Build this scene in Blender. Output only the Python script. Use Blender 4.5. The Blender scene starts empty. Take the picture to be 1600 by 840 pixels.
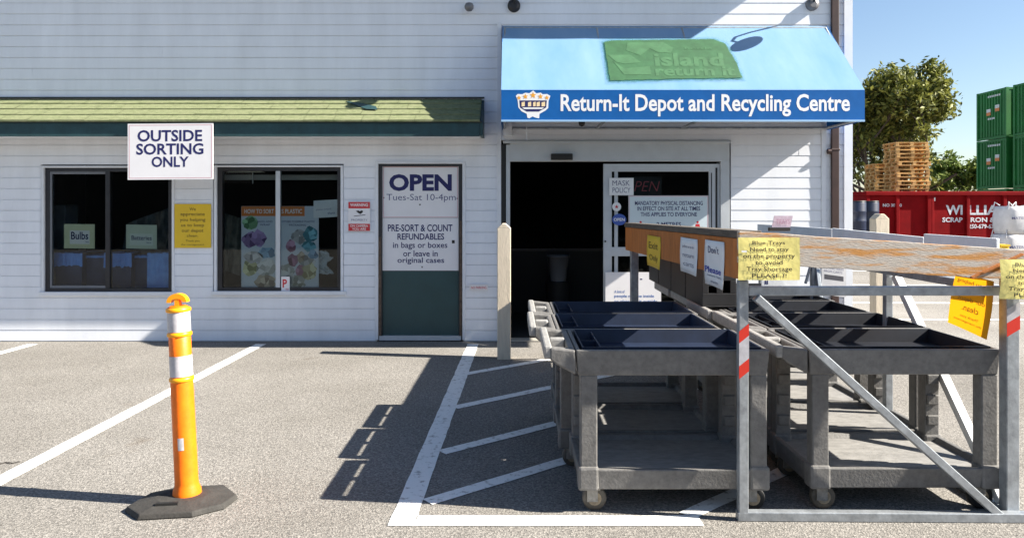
import bpy, bmesh, math, random
from mathutils import Vector, Matrix
random.seed(7)
S = bpy.context.scene
C = S.collection
# ------------------------------------------------------------------ camera, sky, sun, exposure
F, HZ, EYE = 1160.0, 325.0, 1.58          # focal length in photo pixels, horizon row, eye height
cam_d = bpy.data.cameras.new('camera'); cam = bpy.data.objects.new('camera', cam_d); C.objects.link(cam)
cam.location = (0, 0, EYE); cam.rotation_euler = (math.radians(90), 0, 0)
cam_d.sensor_width = 36; cam_d.lens = F / 1600 * 36; cam_d.shift_y = -(420 - HZ) / 1600
cam_d.clip_start = .05; cam_d.clip_end = 2000
S.camera = cam
EL, AZ = math.radians(35), math.radians(99.5)   # azimuth clockwise from +Y
w = bpy.data.worlds.new('World'); S.world = w; w.use_nodes = True
nt = w.node_tree; bg = nt.nodes['Background']; bg.inputs[1].default_value = .052
sky = nt.nodes.new('ShaderNodeTexSky'); sky.sky_type = 'NISHITA'; sky.sun_disc = False
sky.sun_elevation = EL; sky.sun_rotation = AZ; sky.dust_density = .6; sky.ozone_density = 2.0; sky.air_density = 1.0
nt.links.new(sky.outputs[0], bg.inputs[0])
sun_d = bpy.data.lights.new('sun', 'SUN'); sun_d.energy = 5.0; sun_d.angle = math.radians(.5); sun_d.color = (1, .93, .82)
sun = bpy.data.objects.new('sun', sun_d); C.objects.link(sun)
SDIR = Vector((math.sin(AZ) * math.cos(EL), math.cos(AZ) * math.cos(EL), math.sin(EL)))
sun.rotation_euler = SDIR.to_track_quat('Z', 'Y').to_euler(); sun.location = (10, -3, 12)
S.view_settings.view_transform = 'Standard'; S.view_settings.look = 'None'
S.view_settings.exposure = 1.74; S.view_settings.gamma = 1; S.view_settings.use_curve_mapping = False

# ------------------------------------------------------------------ helpers
def px(x, Y): return (x - 800) / F * Y
def pz(y, Y): return EYE + (HZ - y) / F * Y
def P(x, y, Y): return Vector((px(x, Y), Y, pz(y, Y)))
def plane(Y): return lambda x, y: P(x, y, Y)
def G(x, y):
    Y = F * EYE / (y - HZ); return Vector((px(x, Y), Y, 0))
def wl(o):
    v = Vector((0, 0, 0))
    while o: v += o.location; o = o.parent
    return v
def tag(o, label=None, cat=None, group=None, kind=None):
    if label: o['label'] = label
    if cat: o['category'] = cat
    if group: o['group'] = group
    if kind: o['kind'] = kind
    return o
def thing(name, loc, label, cat, group=None):
    o = bpy.data.objects.new(name, None); o.empty_display_size = .1; o.location = loc; C.objects.link(o)
    return tag(o, label, cat, group)

class MB:
    def __init__(s): s.v = []; s.f = []; s.m = []; s.smooth = []
    def add(s, vs, fs, mi=0, sm=False):
        n = len(s.v); s.v += [Vector(v) for v in vs]
        for f in fs: s.f.append([i + n for i in f]); s.m.append(mi); s.smooth.append(sm)
        return s
    def box(s, x0, x1, y0, y1, z0, z1, mi=0, T=None):
        vs = [Vector((x, y, z)) for z in (z0, z1) for y in (y0, y1) for x in (x0, x1)]
        if T: vs = [T @ v for v in vs]
        return s.add(vs, [(0, 2, 3, 1), (4, 5, 7, 6), (0, 1, 5, 4), (2, 6, 7, 3), (0, 4, 6, 2), (1, 3, 7, 5)], mi)
    def bpx(s, x0, x1, y0, y1, Yf, Yb, mi=0):   # front rectangle given in photo pixels at depth Yf, extruded back to Yb
        return s.box(px(x0, Yf), px(x1, Yf), Yf, Yb, pz(y1, Yf), pz(y0, Yf), mi)
    def quad(s, a, b, c, d, mi=0): return s.add([a, b, c, d], [(0, 1, 2, 3)], mi)
    def beam(s, p, q, w, h, up=(0, 0, 1), mi=0):
        p, q = Vector(p), Vector(q); d = (q - p).normalized(); u = Vector(up)
        sd = d.cross(u)
        if sd.length < 1e-4: sd = d.cross(Vector((0, 1, 0)))
        sd.normalize(); u = sd.cross(d).normalized()
        vs = [c + sd * a * w / 2 + u * b * h / 2 for c in (p, q) for a, b in ((-1, -1), (1, -1), (1, 1), (-1, 1))]
        return s.add(vs, [(0, 1, 2, 3), (7, 6, 5, 4), (0, 4, 5, 1), (1, 5, 6, 2), (2, 6, 7, 3), (3, 7, 4, 0)], mi)
    def tube(s, pts, rs, n=10, mi=0, caps=True):
        pts = [Vector(p) for p in pts]
        if not isinstance(rs, (list, tuple)): rs = [rs] * len(pts)
        rings = []; ref = None
        for i, p in enumerate(pts):
            d = (pts[min(i + 1, len(pts) - 1)] - pts[max(i - 1, 0)]).normalized()
            if ref is None: ref = d.orthogonal().normalized()
            a = (ref - d * ref.dot(d)); a = a.normalized() if a.length > 1e-5 else d.orthogonal().normalized()
            ref = a; b = d.cross(a)
            rings.append([p + (a * math.cos(t) + b * math.sin(t)) * rs[i] for t in [2 * math.pi * k / n for k in range(n)]])
        vs = [v for r in rings for v in r]
        fs = [(i * n + k, i * n + (k + 1) % n, (i + 1) * n + (k + 1) % n, (i + 1) * n + k) for i in range(len(pts) - 1) for k in range(n)]
        s.add(vs, fs, mi, True)
        if caps: s.add(rings[0], [tuple(range(n))[::-1]], mi); s.add(rings[-1], [tuple(range(n))], mi)
        return s
    def lathe(s, prof, c=(0, 0, 0), n=24, mi=0, T=None, caps=True):
        c = Vector(c); vs = []
        for r, z in prof:
            for k in range(n):
                t = 2 * math.pi * k / n; v = c + Vector((r * math.cos(t), r * math.sin(t), z)); vs.append(T @ v if T else v)
        m = len(prof)
        fs = [(i * n + k, i * n + (k + 1) % n, (i + 1) * n + (k + 1) % n, (i + 1) * n + k) for i in range(m - 1) for k in range(n)]
        s.add(vs, fs, mi, True)
        if caps: s.add(vs[:n], [tuple(range(n))[::-1]], mi); s.add(vs[-n:], [tuple(range(n))], mi)
        return s
    def prism(s, poly, d, mi=0):     # poly: world points (planar), d: extrusion vector
        poly = [Vector(p) for p in poly]; n = len(poly); d = Vector(d)
        return s.add(poly + [p + d for p in poly], [tuple(range(n)), tuple(range(2 * n - 1, n - 1, -1))] + [(i, i + n, (i + 1) % n + n, (i + 1) % n) for i in range(n)], mi)
    def text(s, body, x0, x1, y0, y1, fn, bold=.0, mi=0, mirror=False):   # letters fitted in a rectangle, mapped by fn
        V, Fc = text_geo(body, bold)
        xa = min(v[0] for v in V); xb = max(v[0] for v in V); ya = min(v[1] for v in V); yb = max(v[1] for v in V)
        vs = []
        for a, b in V:
            u = (a - xa) / (xb - xa)
            if mirror: u = 1 - u
            vs.append(fn(x0 + (x1 - x0) * u, y1 + (y0 - y1) * (b - ya) / (yb - ya)))
        return s.add(vs, Fc, mi)
    def build(s, name, mats, parent=None, bevel=0, seg=2, solid=0, fixn=True):
        if not isinstance(mats, (list, tuple)): mats = [mats]
        if parent is not None: org = wl(parent)
        else:
            xs = [v.x for v in s.v]; ys = [v.y for v in s.v]; zs = [v.z for v in s.v]
            org = Vector(((min(xs) + max(xs)) / 2, (min(ys) + max(ys)) / 2, min(zs)))
        me = bpy.data.meshes.new(name); me.from_pydata([v - org for v in s.v], [], s.f)
        for m in mats: me.materials.append(m)
        for i, p in enumerate(me.polygons): p.material_index = s.m[i]; p.use_smooth = s.smooth[i]
        if fixn:
            bm = bmesh.new(); bm.from_mesh(me); bmesh.ops.recalc_face_normals(bm, faces=bm.faces); bm.to_mesh(me); bm.free()
        me.update()
        o = bpy.data.objects.new(name, me); C.objects.link(o)
        if parent is not None: o.parent = parent
        else: o.location = org
        if solid:
            md = o.modifiers.new('solid', 'SOLIDIFY'); md.thickness = solid
        if bevel:
            md = o.modifiers.new('bevel', 'BEVEL'); md.width = bevel; md.segments = seg; md.limit_method = 'ANGLE'; md.angle_limit = math.radians(40)
            md.harden_normals = False
        return o
_tc = {}
def text_geo(body, bold):
    k = (body, bold)
    if k not in _tc:
        cu = bpy.data.curves.new('t', 'FONT'); cu.body = body; cu.size = 1; cu.offset = bold; cu.resolution_u = 3; cu.align_x = 'CENTER'
        cu.fill_mode = 'FRONT'
        o = bpy.data.objects.new('t', cu); C.objects.link(o)
        dg = bpy.context.evaluated_depsgraph_get(); dg.update()
        me = bpy.data.meshes.new_from_object(o.evaluated_get(dg))
        _tc[k] = ([(v.co.x, v.co.y) for v in me.vertices], [tuple(p.vertices) for p in me.polygons])
        bpy.data.objects.remove(o); bpy.data.curves.remove(cu); bpy.data.meshes.remove(me)
    return _tc[k]
def kids(o): return [c for c in C.objects if c.parent == o]
def copy_tree(o, parent=None):
    c = o.copy(); C.objects.link(c); c.parent = parent
    for ch in kids(o): copy_tree(ch, c)
    return c

# ------------------------------------------------------------------ materials
def M(name, col, rough=.6, metal=0, var=0, vs=6, bump=0, bs=60, spec=.5, stretch=(1, 1, 1), col2=None, sharp=None, coat=0):
    m = bpy.data.materials.new(name); m.use_nodes = True; t = m.node_tree; b = t.nodes['Principled BSDF']
    b.inputs['Roughness'].default_value = rough; b.inputs['Metallic'].default_value = metal
    b.inputs['Specular IOR Level'].default_value = spec; b.inputs['Coat Weight'].default_value = coat
    col = (*col, 1); b.inputs['Base Color'].default_value = col
    m.diffuse_color = col
    if var or bump or col2:
        g = t.nodes.new('ShaderNodeNewGeometry'); mp = t.nodes.new('ShaderNodeMapping'); mp.inputs['Scale'].default_value = stretch
        t.links.new(g.outputs['Position'], mp.inputs[0])
    if var or col2:
        n = t.nodes.new('ShaderNodeTexNoise'); n.inputs['Scale'].default_value = vs; n.inputs['Detail'].default_value = 6; n.inputs['Roughness'].default_value = .65
        t.links.new(mp.outputs[0], n.inputs['Vector'])
        r = t.nodes.new('ShaderNodeValToRGB'); a = sharp or (.3, .7)
        r.color_ramp.elements[0].position = a[0]; r.color_ramp.elements[1].position = a[1]
        if col2: c0, c1 = col, (*col2, 1)
        else: c0 = (*[max(0, c * (1 - var)) for c in col[:3]], 1); c1 = (*[min(1, c * (1 + var)) for c in col[:3]], 1)
        r.color_ramp.elements[0].color = c0; r.color_ramp.elements[1].color = c1
        t.links.new(n.outputs['Fac'], r.inputs[0]); t.links.new(r.outputs[0], b.inputs['Base Color'])
    if bump:
        n2 = t.nodes.new('ShaderNodeTexNoise'); n2.inputs['Scale'].default_value = bs; n2.inputs['Detail'].default_value = 4
        t.links.new(mp.outputs[0], n2.inputs['Vector'])
        bp = t.nodes.new('ShaderNodeBump'); bp.inputs['Strength'].default_value = bump; bp.inputs['Distance'].default_value = .01
        t.links.new(n2.outputs['Fac'], bp.inputs['Height']); t.links.new(bp.outputs[0], b.inputs['Normal'])
    return m
def glass_mat():
    m = bpy.data.materials.new('window_glass'); m.use_nodes = True; t = m.node_tree; t.nodes.clear()
    o = t.nodes.new('ShaderNodeOutputMaterial'); mx = t.nodes.new('ShaderNodeMixShader'); tr = t.nodes.new('ShaderNodeBsdfTransparent')
    gl = t.nodes.new('ShaderNodeBsdfGlossy'); gl.inputs['Roughness'].default_value = .01; fr = t.nodes.new('ShaderNodeFresnel'); fr.inputs[0].default_value = 1.36
    tr.inputs[0].default_value = (.82, .86, .86, 1)
    t.links.new(fr.outputs[0], mx.inputs[0]); t.links.new(tr.outputs[0], mx.inputs[1]); t.links.new(gl.outputs[0], mx.inputs[2]); t.links.new(mx.outputs[0], o.inputs[0])
    return m
def asphalt_mat():
    m = bpy.data.materials.new('asphalt'); m.use_nodes = True; t = m.node_tree; b = t.nodes['Principled BSDF']; L = t.links.new
    g = t.nodes.new('ShaderNodeNewGeometry')
    def noise(sc, det, ro=.6):
        n = t.nodes.new('ShaderNodeTexNoise'); n.inputs['Scale'].default_value = sc; n.inputs['Detail'].default_value = det; n.inputs['Roughness'].default_value = ro
        L(g.outputs['Position'], n.inputs['Vector']); return n
    def ramp(src, a, b_, c0, c1):
        r = t.nodes.new('ShaderNodeValToRGB'); r.color_ramp.elements[0].position = a; r.color_ramp.elements[1].position = b_
        r.color_ramp.elements[0].color = (*c0, 1); r.color_ramp.elements[1].color = (*c1, 1); L(src, r.inputs[0]); return r
    vo = t.nodes.new('ShaderNodeTexVoronoi'); vo.inputs['Scale'].default_value = 135; L(g.outputs['Position'], vo.inputs['Vector'])
    sep = t.nodes.new('ShaderNodeSeparateColor'); L(vo.outputs['Color'], sep.inputs[0])
    stones = ramp(sep.outputs[0], .1, .95, (.148, .142, .133), (.298, .283, .262))
    fine = ramp(noise(55, 5).outputs['Fac'], .32, .68, (.68, .68, .68), (1.25, 1.25, 1.25))
    big = ramp(noise(.55, 5, .65).outputs['Fac'], .3, .72, (.80, .79, .77), (1.12, 1.12, 1.12))
    stain = ramp(noise(1.7, 3).outputs['Fac'], .66, .78, (1, 1, 1), (.72, .67, .62))
    def mul(a, c):
        x = t.nodes.new('ShaderNodeMix'); x.data_type = 'RGBA'; x.blend_type = 'MULTIPLY'; x.inputs[0].default_value = 1
        L(a, x.inputs[6]); L(c, x.inputs[7]); return x.outputs[2]
    L(mul(mul(mul(stones.outputs[0], fine.outputs[0]), big.outputs[0]), stain.outputs[0]), b.inputs['Base Color'])
    b.inputs['Roughness'].default_value = .95; b.inputs['Specular IOR Level'].default_value = .1
    bp = t.nodes.new('ShaderNodeBump'); bp.inputs['Strength'].default_value = .5; bp.inputs['Distance'].default_value = .006
    L(vo.outputs['Distance'], bp.inputs['Height']); L(bp.outputs[0], b.inputs['Normal'])
    return m
def shingle_mat():
    m = M('green_shingle', (.19, .208, .122), .95, var=.18, vs=25, bump=.4, bs=200, spec=.1)
    t = m.node_tree; b = t.nodes['Principled BSDF']; src = b.inputs['Base Color'].links[0].from_socket
    n = t.nodes.new('ShaderNodeTexNoise'); n.inputs['Scale'].default_value = 3; g = t.nodes.new('ShaderNodeNewGeometry')
    mp = t.nodes.new('ShaderNodeMapping'); mp.inputs['Scale'].default_value = (3.2, 40, 1); t.links.new(g.outputs['Position'], mp.inputs[0]); t.links.new(mp.outputs[0], n.inputs['Vector'])
    x = t.nodes.new('ShaderNodeMix'); x.data_type = 'RGBA'; x.blend_type = 'MULTIPLY'; x.inputs[0].default_value = 1
    r = t.nodes.new('ShaderNodeValToRGB'); r.color_ramp.elements[0].color = (.72, .78, .66, 1); r.color_ramp.elements[1].color = (1.1, 1.08, 1.05, 1)
    r.color_ramp.elements[0].position = .3; r.color_ramp.elements[1].position = .62
    t.links.new(n.outputs['Fac'], r.inputs[0]); t.links.new(src, x.inputs[6]); t.links.new(r.outputs[0], x.inputs[7]); t.links.new(x.outputs[2], b.inputs['Base Color'])
    return m
asphalt = asphalt_mat()
paint_line = M('road_paint', (.30, .29, .27), .8, col2=(.78, .78, .76), vs=19, sharp=(.31, .46), bump=.3, bs=120, spec=.2)
siding_m = M('white_vinyl_siding', (.77, .795, .845), .5, var=.07, vs=2.2, stretch=(1.6, 1, .35), spec=.25)
trim_m = M('white_trim', (.70, .725, .77), .5, var=.05, vs=5, spec=.3)
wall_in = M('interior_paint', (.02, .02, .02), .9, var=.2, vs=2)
teal = M('dark_green_board', (.018, .055, .062), .55, var=.25, vs=9, spec=.4)
door_green = M('dark_green_door_paint', (.02, .06, .065), .5, var=.12, vs=4)
darkframe = M('dark_window_frame', (.02, .02, .024), .45, var=.3, vs=12)
rotwood = M('worn_brown_jamb', (.05, .035, .025), .8, var=.5, vs=20, col2=(.16, .11, .08))
alu = M('painted_aluminium', (.50, .53, .56), .4, var=.06, vs=6, metal=.1)
glass = glass_mat()
shingle = shingle_mat()
roof_m = M('roof_metal', (.12, .12, .12), .7, var=.1)
brownpipe = M('brown_downpipe', (.045, .022, .018), .45, var=.2, vs=8)
canopy_m = M('light_blue_canvas', (.125, .26, .45), .4, col2=(.20, .33, .50), vs=1.3, stretch=(1.6, .5, .5), sharp=(.3, .75), bump=.12, bs=9, spec=.5)
valance_m = M('blue_canvas', (.003, .105, .36), .7, var=.08, vs=5, spec=.2, bump=.1, bs=12)
white_p = M('white_print', (.82, .82, .82), .5)
sign_white = M('white_sign_board', (.76, .75, .77), .45, var=.03, vs=5)
navy = M('navy_print', (.008, .010, .10), .6)
navy2 = M('faded_navy_print', (.06, .065, .17), .6)
red_p = M('red_print', (.55, .02, .03), .5)
pink_p = M('pink_edge', (.62, .30, .34), .5)
yellow_sign = M('yellow_sign_board', (.72, .48, .02), .5, var=.05, vs=6)
orange_sign = M('amber_sign_sheet', (.70, .30, .006), .5, var=.08, vs=7)
paleyellow = M('laminated_yellow_paper', (.80, .70, .24), .28, var=.10, vs=9, bump=.5, bs=11, spec=.6)
cream_paper = M('cream_paper', (.66, .68, .46), .7, var=.05)
paper = M('white_paper', (.72, .74, .76), .7, var=.06, vs=8, bump=.2, bs=14)
black_p = M('black_print', (.012, .012, .012), .6)
brown_txt = M('brown_print', (.16, .10, .01), .6)
steel = M('galvanised_steel', (.33, .355, .38), .45, metal=.5, var=.28, vs=16, bump=.1, bs=60)
rust = M('rust', (.22, .07, .02), .9, var=.4, vs=40)
wood_front = M('weathered_plywood', (.42, .38, .335), .85, col2=(.46, .21, .05), vs=6, stretch=(.55, 1, 5), sharp=(.47, .60), bump=.5, bs=60)
wood_side = M('brown_stained_plywood', (.42, .14, .027), .75, var=.22, vs=4, stretch=(1, 5, 1.2), bump=.2, bs=40)
wood_cap = M('grey_weathered_cap', (.09, .075, .06), .85, var=.4, vs=12, stretch=(3, .6, 3), bump=.4)
white_board = M('white_painted_board', (.80, .83, .85), .6, var=.08, vs=7, bump=.3, bs=30)
cream_post = M('cream_painted_post', (.66, .57, .44), .7, var=.12, vs=9, stretch=(3, 3, .5), bump=.25, bs=40)
cart_m = M('grey_cart_plastic', (.145, .141, .136), .55, var=.22, vs=28, bump=.2, bs=70, spec=.4)
handle_m = M('sunlit_pale_cart_plastic', (.27, .265, .255), .6, var=.25, vs=30, bump=.15, bs=70)  # handle paler than the cart: sunlight put into its colour
cart_floor = M('scuffed_cart_plastic', (.225, .22, .212), .6, var=.24, vs=26, stretch=(.5, 1, 1), bump=.2, bs=70)
fork_m = M('dull_caster_steel', (.26, .25, .23), .6, metal=.3, var=.3, vs=40)
rubber = M('black_rubber', (.018, .018, .018), .7, var=.3, vs=20)
wheel_m = M('grey_wheel', (.09, .08, .065), .6, var=.4, vs=30)
hub_m = M('wheel_hub', (.30, .24, .16), .6, var=.3, vs=30)
orange_p = M('orange_plastic', (.86, .165, .003), .45, var=.13, vs=22, bump=.1, bs=40, spec=.4)
yellow_pl = M('yellow_plastic', (.90, .36, .004), .4, var=.04, vs=8)
reflect_m = M('reflective_sheeting', (.46, .45, .48), .35, var=.18, vs=30)
red_tape = M('red_reflective_tape', (.60, .03, .015), .4)
base_m = M('black_rubber_base', (.035, .033, .03), .8, var=.35, vs=10, bump=.3, bs=60)

# ------------------------------------------------------------------ ground and markings
mb = MB(); N = 12
mb.quad((-260, -60, 0), (320, -60, 0), (320, 420, 0), (-260, 420, 0))
tag(mb.build('asphalt_ground', asphalt), kind='structure')
def line_quad(a, b, wd, z=.004):
    a, b = Vector((a[0], a[1], 0)), Vector((b[0], b[1], 0)); d = (b - a).normalized(); n = Vector((-d.y, d.x, 0)) * wd / 2; u = Vector((0, 0, z))
    m = MB(); k = max(1, int((b - a).length / .12)); rr = random.Random(int(a.x * 100))
    L = []; R = []
    for i in range(k + 1):
        p = a.lerp(b, i / k); L.append(p + n * (1 + rr.uniform(-.05, .05)) + u); R.append(p - n * (1 + rr.uniform(-.05, .05)) + u)
    m.add(L + R, [(i, i + 1, k + 2 + i, k + 1 + i) for i in range(k)])
    return m
def ground_line(a, b, wd, z=.004):
    o = line_quad(a, b, wd, z).build('painted_line', paint_line, fixn=False); tag(o, kind='structure')
ground_line((-5.56, 8.62), (-5.70, 4.0), .12); ground_line((-2.915, 8.62), (-2.985, 3.0), .12)
ground_line((-.452, 8.62), (-.553, 3.69), .13)
ground_line((-.488, 3.752), (.955, 3.752), .125)
for y0, xe in ((7.05, .40), (5.87, 1.3), (4.79, 1.8), (3.98, 1.6)):
    s0 = .83
    ground_line((-.455, y0 + .01), (xe, y0 + s0 * (xe + .47)), .10, .0044)
ground_line((.90, 3.815), (2.3, 5.05), .10, .0044)
for y, x0, x1 in ((10.45, 4.6, 14), (12.3, 4.6, 15), (15.2, 5.6, 17), (18.6, 7, 20)): ground_line((x0, y + .1), (x1, y - .1), .12)
# shallow crack in the asphalt at left
mb = MB(); pts = [G(-30, 727), G(0, 724.5), G(10, 722), G(18, 724), G(31, 721)]
for a, b in zip(pts, pts[1:]): mb.beam(a + Vector((0, 0, .002)), b + Vector((0, 0, .002)), .02, .003)
tag(mb.build('asphalt_crack', M('crack_filler', (.05, .045, .04), .9)), kind='structure')

# ------------------------------------------------------------------ the depot building
YW = 8.80
def W(x): return px(x, YW)
def Z(y): return pz(y, YW)
bld = thing('depot_building', (-2, YW, 0), 'long white sided depot building with green shingled eave, two windows and sliding entrance', 'building')
XL, XR, ZT = -8.2, W(1330), 5.2
OP = [(W(64), W(272), Z(461), Z(257)), (W(333), W(537), Z(461), Z(256)), (W(588), W(724), 0, Z(254)), (W(783), W(1142), 0, Z(219))]
z0c, cs = .011, .129
mb = MB()
zs = []; k = 0
while z0c + k * cs < ZT: zs.append(z0c + k * cs); k += 1
for zb in zs:
    zt = min(zb + cs, ZT); gz = zt - .0125; cut = sorted({zb, gz, zt} | {z for o in OP for z in o[2:] if zb < z < zt})
    for a, b in zip(cut, cut[1:]):
        mid = (a + b) / 2; segs = [(XL, XR)]
        for o in OP:
            if o[2] < mid < o[3]:
                ns = []
                for s0, s1 in segs:
                    if o[0] > s0: ns.append((s0, min(o[0], s1)))
                    if o[1] < s1: ns.append((max(o[1], s0), s1))
                segs = [q for q in ns if q[1] - q[0] > 1e-4]
        groove = a >= gz - 1e-6
        ya = YW + .009 if groove else YW - .004 + .003 * (a - zb) / cs; yb = YW + .009 if groove else YW - .004 + .003 * (b - zb) / cs
        for s0, s1 in segs:
            # long runs get joints where two lengths of siding overlap
            js = [s0] + [j for j in sorted(random.Random(int(zb * 1000)).uniform(XL, XR) for _ in range(2)) if s0 + .3 < j < s1 - .3] + [s1]
            for q, (j0, j1) in enumerate(zip(js, js[1:])):
                e = -.0015 * (q % 2)
                mb.quad((j0, ya + e, a), (j1, ya + e, a), (j1, yb + e, b), (j0, yb + e, b))
                if a == zb: mb.quad((j0, ya + e, a), (j0, YW + .010, a), (j1, YW + .010, a), (j1, ya + e, a))
                if abs(b - gz) < 1e-6: mb.quad((j0, yb + e, b), (j1, yb + e, b), (j1, YW + .010, b + .002), (j0, YW + .010, b + .002))
                if q: mb.quad((j0, ya, a), (j0, ya - .0015, a), (j0, yb - .0015, b), (j0, yb, b))
mb.build('siding', siding_m, bld, fixn=False)
# structural wall behind the siding, other walls, ceiling and floor of the inside
mb = MB()
xs = [XL] + sorted([v for o in OP for v in o[:2]]) + [XR]
for i in range(len(xs) - 1):
    o = next((o for o in OP if abs(o[0] - xs[i]) < 1e-6), None)
    if o:
        mb.box(xs[i], xs[i + 1], YW + .012, YW + .14, o[3], ZT)
        if o[2] > 0: mb.box(xs[i], xs[i + 1], YW + .012, YW + .14, 0, o[2])
    else: mb.box(xs[i], xs[i + 1], YW + .012, YW + .14, 0, ZT)
mb.box(XL, XL + .14, YW + .14, 20, 0, ZT); mb.box(XR - .14, XR, YW + .14, 20, 0, ZT); mb.box(XL, XR, 20, 20.14, 0, ZT)
mb.build('wall', siding_m, bld)
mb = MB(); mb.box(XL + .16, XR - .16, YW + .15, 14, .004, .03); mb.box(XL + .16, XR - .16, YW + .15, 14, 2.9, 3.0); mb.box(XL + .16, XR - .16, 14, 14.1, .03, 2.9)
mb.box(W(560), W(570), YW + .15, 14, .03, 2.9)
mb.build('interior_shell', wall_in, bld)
mb = MB(); mb.prism([(XL - .3, YW - .62, ZT + .02), (XL - .3, YW - .62, ZT + .18), (XL - .3, 14.5, ZT + 1.4), (XL - .3, 20.6, ZT + .18), (XL - .3, 20.6, ZT + .02)], (XR + .42 - XL + .3, 0, 0))
mb.build('roof', roof_m, bld)
mb = MB(); mb.box(W(1318), W(1331), YW - .022, YW + .02, .02, ZT); mb.box(W(1318) + .09, W(1331) + .006, YW + .02, YW + .12, .02, ZT)
mb.build('corner_trim', trim_m, bld)
mb = MB(); mb.box(W(1283), W(1290), YW - .016, YW + .01, .02, Z(193)); mb.build('vertical_trim', trim_m, bld)
mb = MB(); mb.box(W(777), W(783), YW - .03, YW + .012, .02, Z(36)); mb.build('vertical_trim', trim_m, bld)
mb = MB(); mb.box(W(783.4), W(789), YW - .02, YW + .1, .3, Z(226))
mb.build('dark_gap_strip', black_p, bld)
mb = MB(); mb.box(W(1297), W(1309), YW - .045, YW - .011, .15, ZT)
for zz in (Z(236), .9, 4.6): mb.box(W(1296), W(1310), YW - .049, YW - .0105, zz, zz + .03)
mb.box(W(1297), W(1309), YW - .16, YW - .015, .08, .16); mb.lathe([(.03, -.02), (.03, .02)], (0, 0, 0), 10, T=Matrix.Translation((W(1294), YW - .03, Z(237))) @ Matrix.Rotation(math.pi / 2, 4, 'Y'))
mb.build('downpipe', brownpipe, bld, bevel=.008)
# pent roof with green shingles
pr = MB(); PY, PZT, PZE = 8.28, Z(155), pz(190, 8.28)
XE = W(753)
rows = 4
for r in range(rows):
    a, b = r / rows, (r + 1) / rows
    ya, za = YW + (PY - .03 - YW) * a, PZT + (PZE - PZT) * a; yb, zb = YW + (PY - .03 - YW) * b, PZT + (PZE - PZT) * b
    x = XL - .2; rr = random.Random(r)
    while x < XE:
        x1 = min(x + rr.uniform(.26, .34), XE); lift = rr.uniform(.002, .007)
        pr.add([(x, ya, za + .004), (x1 - .004, ya, za + .004), (x1 - .004, yb - .004, zb + .012 + lift), (x, yb - .004, zb + .012 + lift), (x, yb - .002, zb - .004), (x1 - .004, yb - .002, zb - .004)], [(0, 3, 2, 1), (3, 4, 5, 2)])
        x = x1
pr.quad((XL - .2, YW, PZT - .006), (XE, YW, PZT - .006), (XE, PY - .03, PZE - .006), (XL - .2, PY - .03, PZE - .006))
pe = pr.build('pent_roof', shingle, bld, fixn=False)
mb = MB(); mb.prism([(XE - .002, YW - .002, PZT - .012), (XE - .002, PY, PZE - .012), (XE - .002, PY, pz(212, PY)), (XE - .002, YW - .002, pz(212, PY) + .02)], (.03, 0, 0))
mb.box(XL - .2, XE - .005, PY, PY + .03, pz(213, PY), PZE - .008); mb.build('fascia', teal, pe)
mb = MB(); mb.box(XL - .2, XE - .01, PY + .03, YW - .016, pz(213, PY) + .02, pz(213, PY) + .032); mb.build('soffit', trim_m, pe)
mb = MB(); mb.box(XL - .2, XE + .02, PY - .022, PY - .002, pz(191, PY) - .006, pz(189, PY) - .004); mb.box(XL - .2, XE + .03, YW - .03, YW + .002, PZT + .006, PZT + .022)
mb.build('drip_edge', M('dark_flashing', (.02, .025, .025), .5), pe)
mb = MB()   # torn shingle patch
def pent(x, y):
    t = (HZ - y) / F; k = (PZE - PZT) / (PY - .03 - YW)   # z = PZT + k (Y-YW)
    Y = (PZT - k * YW - EYE) / (t - k); return Vector((px(x, Y), Y - .012, pz(y, Y) + .014))
mb.prism([pent(*q) for q in ((541, 161), (560, 163), (588, 169), (590, 174), (573, 173), (556, 167))], (0, -.004, .005)); mb.build('torn_shingle', teal, pe)

# windows -----------------------------------------------------------
def window(x0, x1, y0, y1, xm, mull, fr):
    f = MB(); a = YW - .02; b = YW + .03
    f.bpx(x0 - 4, x0, y0 - 3, y1 + 4, a, YW + .1); f.bpx(x1, x1 + 4, y0 - 3, y1 + 4, a, YW + .1)
    f.bpx(x0, x1, y0 - 3, y0, a, YW + .1); f.bpx(x0 - 8, x1 + 8, y1 + 1, y1 + 7, a - .022, YW + .1)
    root = f.build('window', trim_m, bld, bevel=.004)
    d = MB(); a = YW + .012
    d.bpx(x0, x0 + 9, y0, y1 + 1, a, b + .06); d.bpx(x1 - 5, x1, y0, y1 + 1, a, b + .06); d.bpx(x0 + 9, x1 - 5, y0, y0 + 6, a, b + .06); d.bpx(x0 + 9, x1 - 5, y1 - 5, y1 + 1, a, b + .06)
    d.build('frame', darkframe, root, bevel=.003)
    m = MB(); m.bpx(xm - 3.5, xm + 3.5, y0 + 6, y1 - 5, a + .004, b + .05); m.build('mullion', mull, root, bevel=.003)
    if fr:
        s = MB(); s.bpx(x0 + 9, x0 + 13, y0 + 6, y1 - 5, a + .01, b + .04); s.bpx(x0 + 13, xm - 3.5, y0 + 6, y0 + 10, a + .01, b + .04); s.bpx(x0 + 13, xm - 3.5, y1 - 9, y1 - 5, a + .01, b + .04)
        s.build('sash', M('grey_sash', (.16, .17, .19), .4, var=.1), root, bevel=.002)
    g = MB(); g.bpx(x0 + 9, x1 - 5, y0 + 6, y1 - 5, b, b + .004); g.build('pane', glass, root)
    return root
win1 = window(68, 268, 262, 455, 168, darkframe, True)
win2 = window(338, 532, 261, 454, 434, alu, False)
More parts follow.
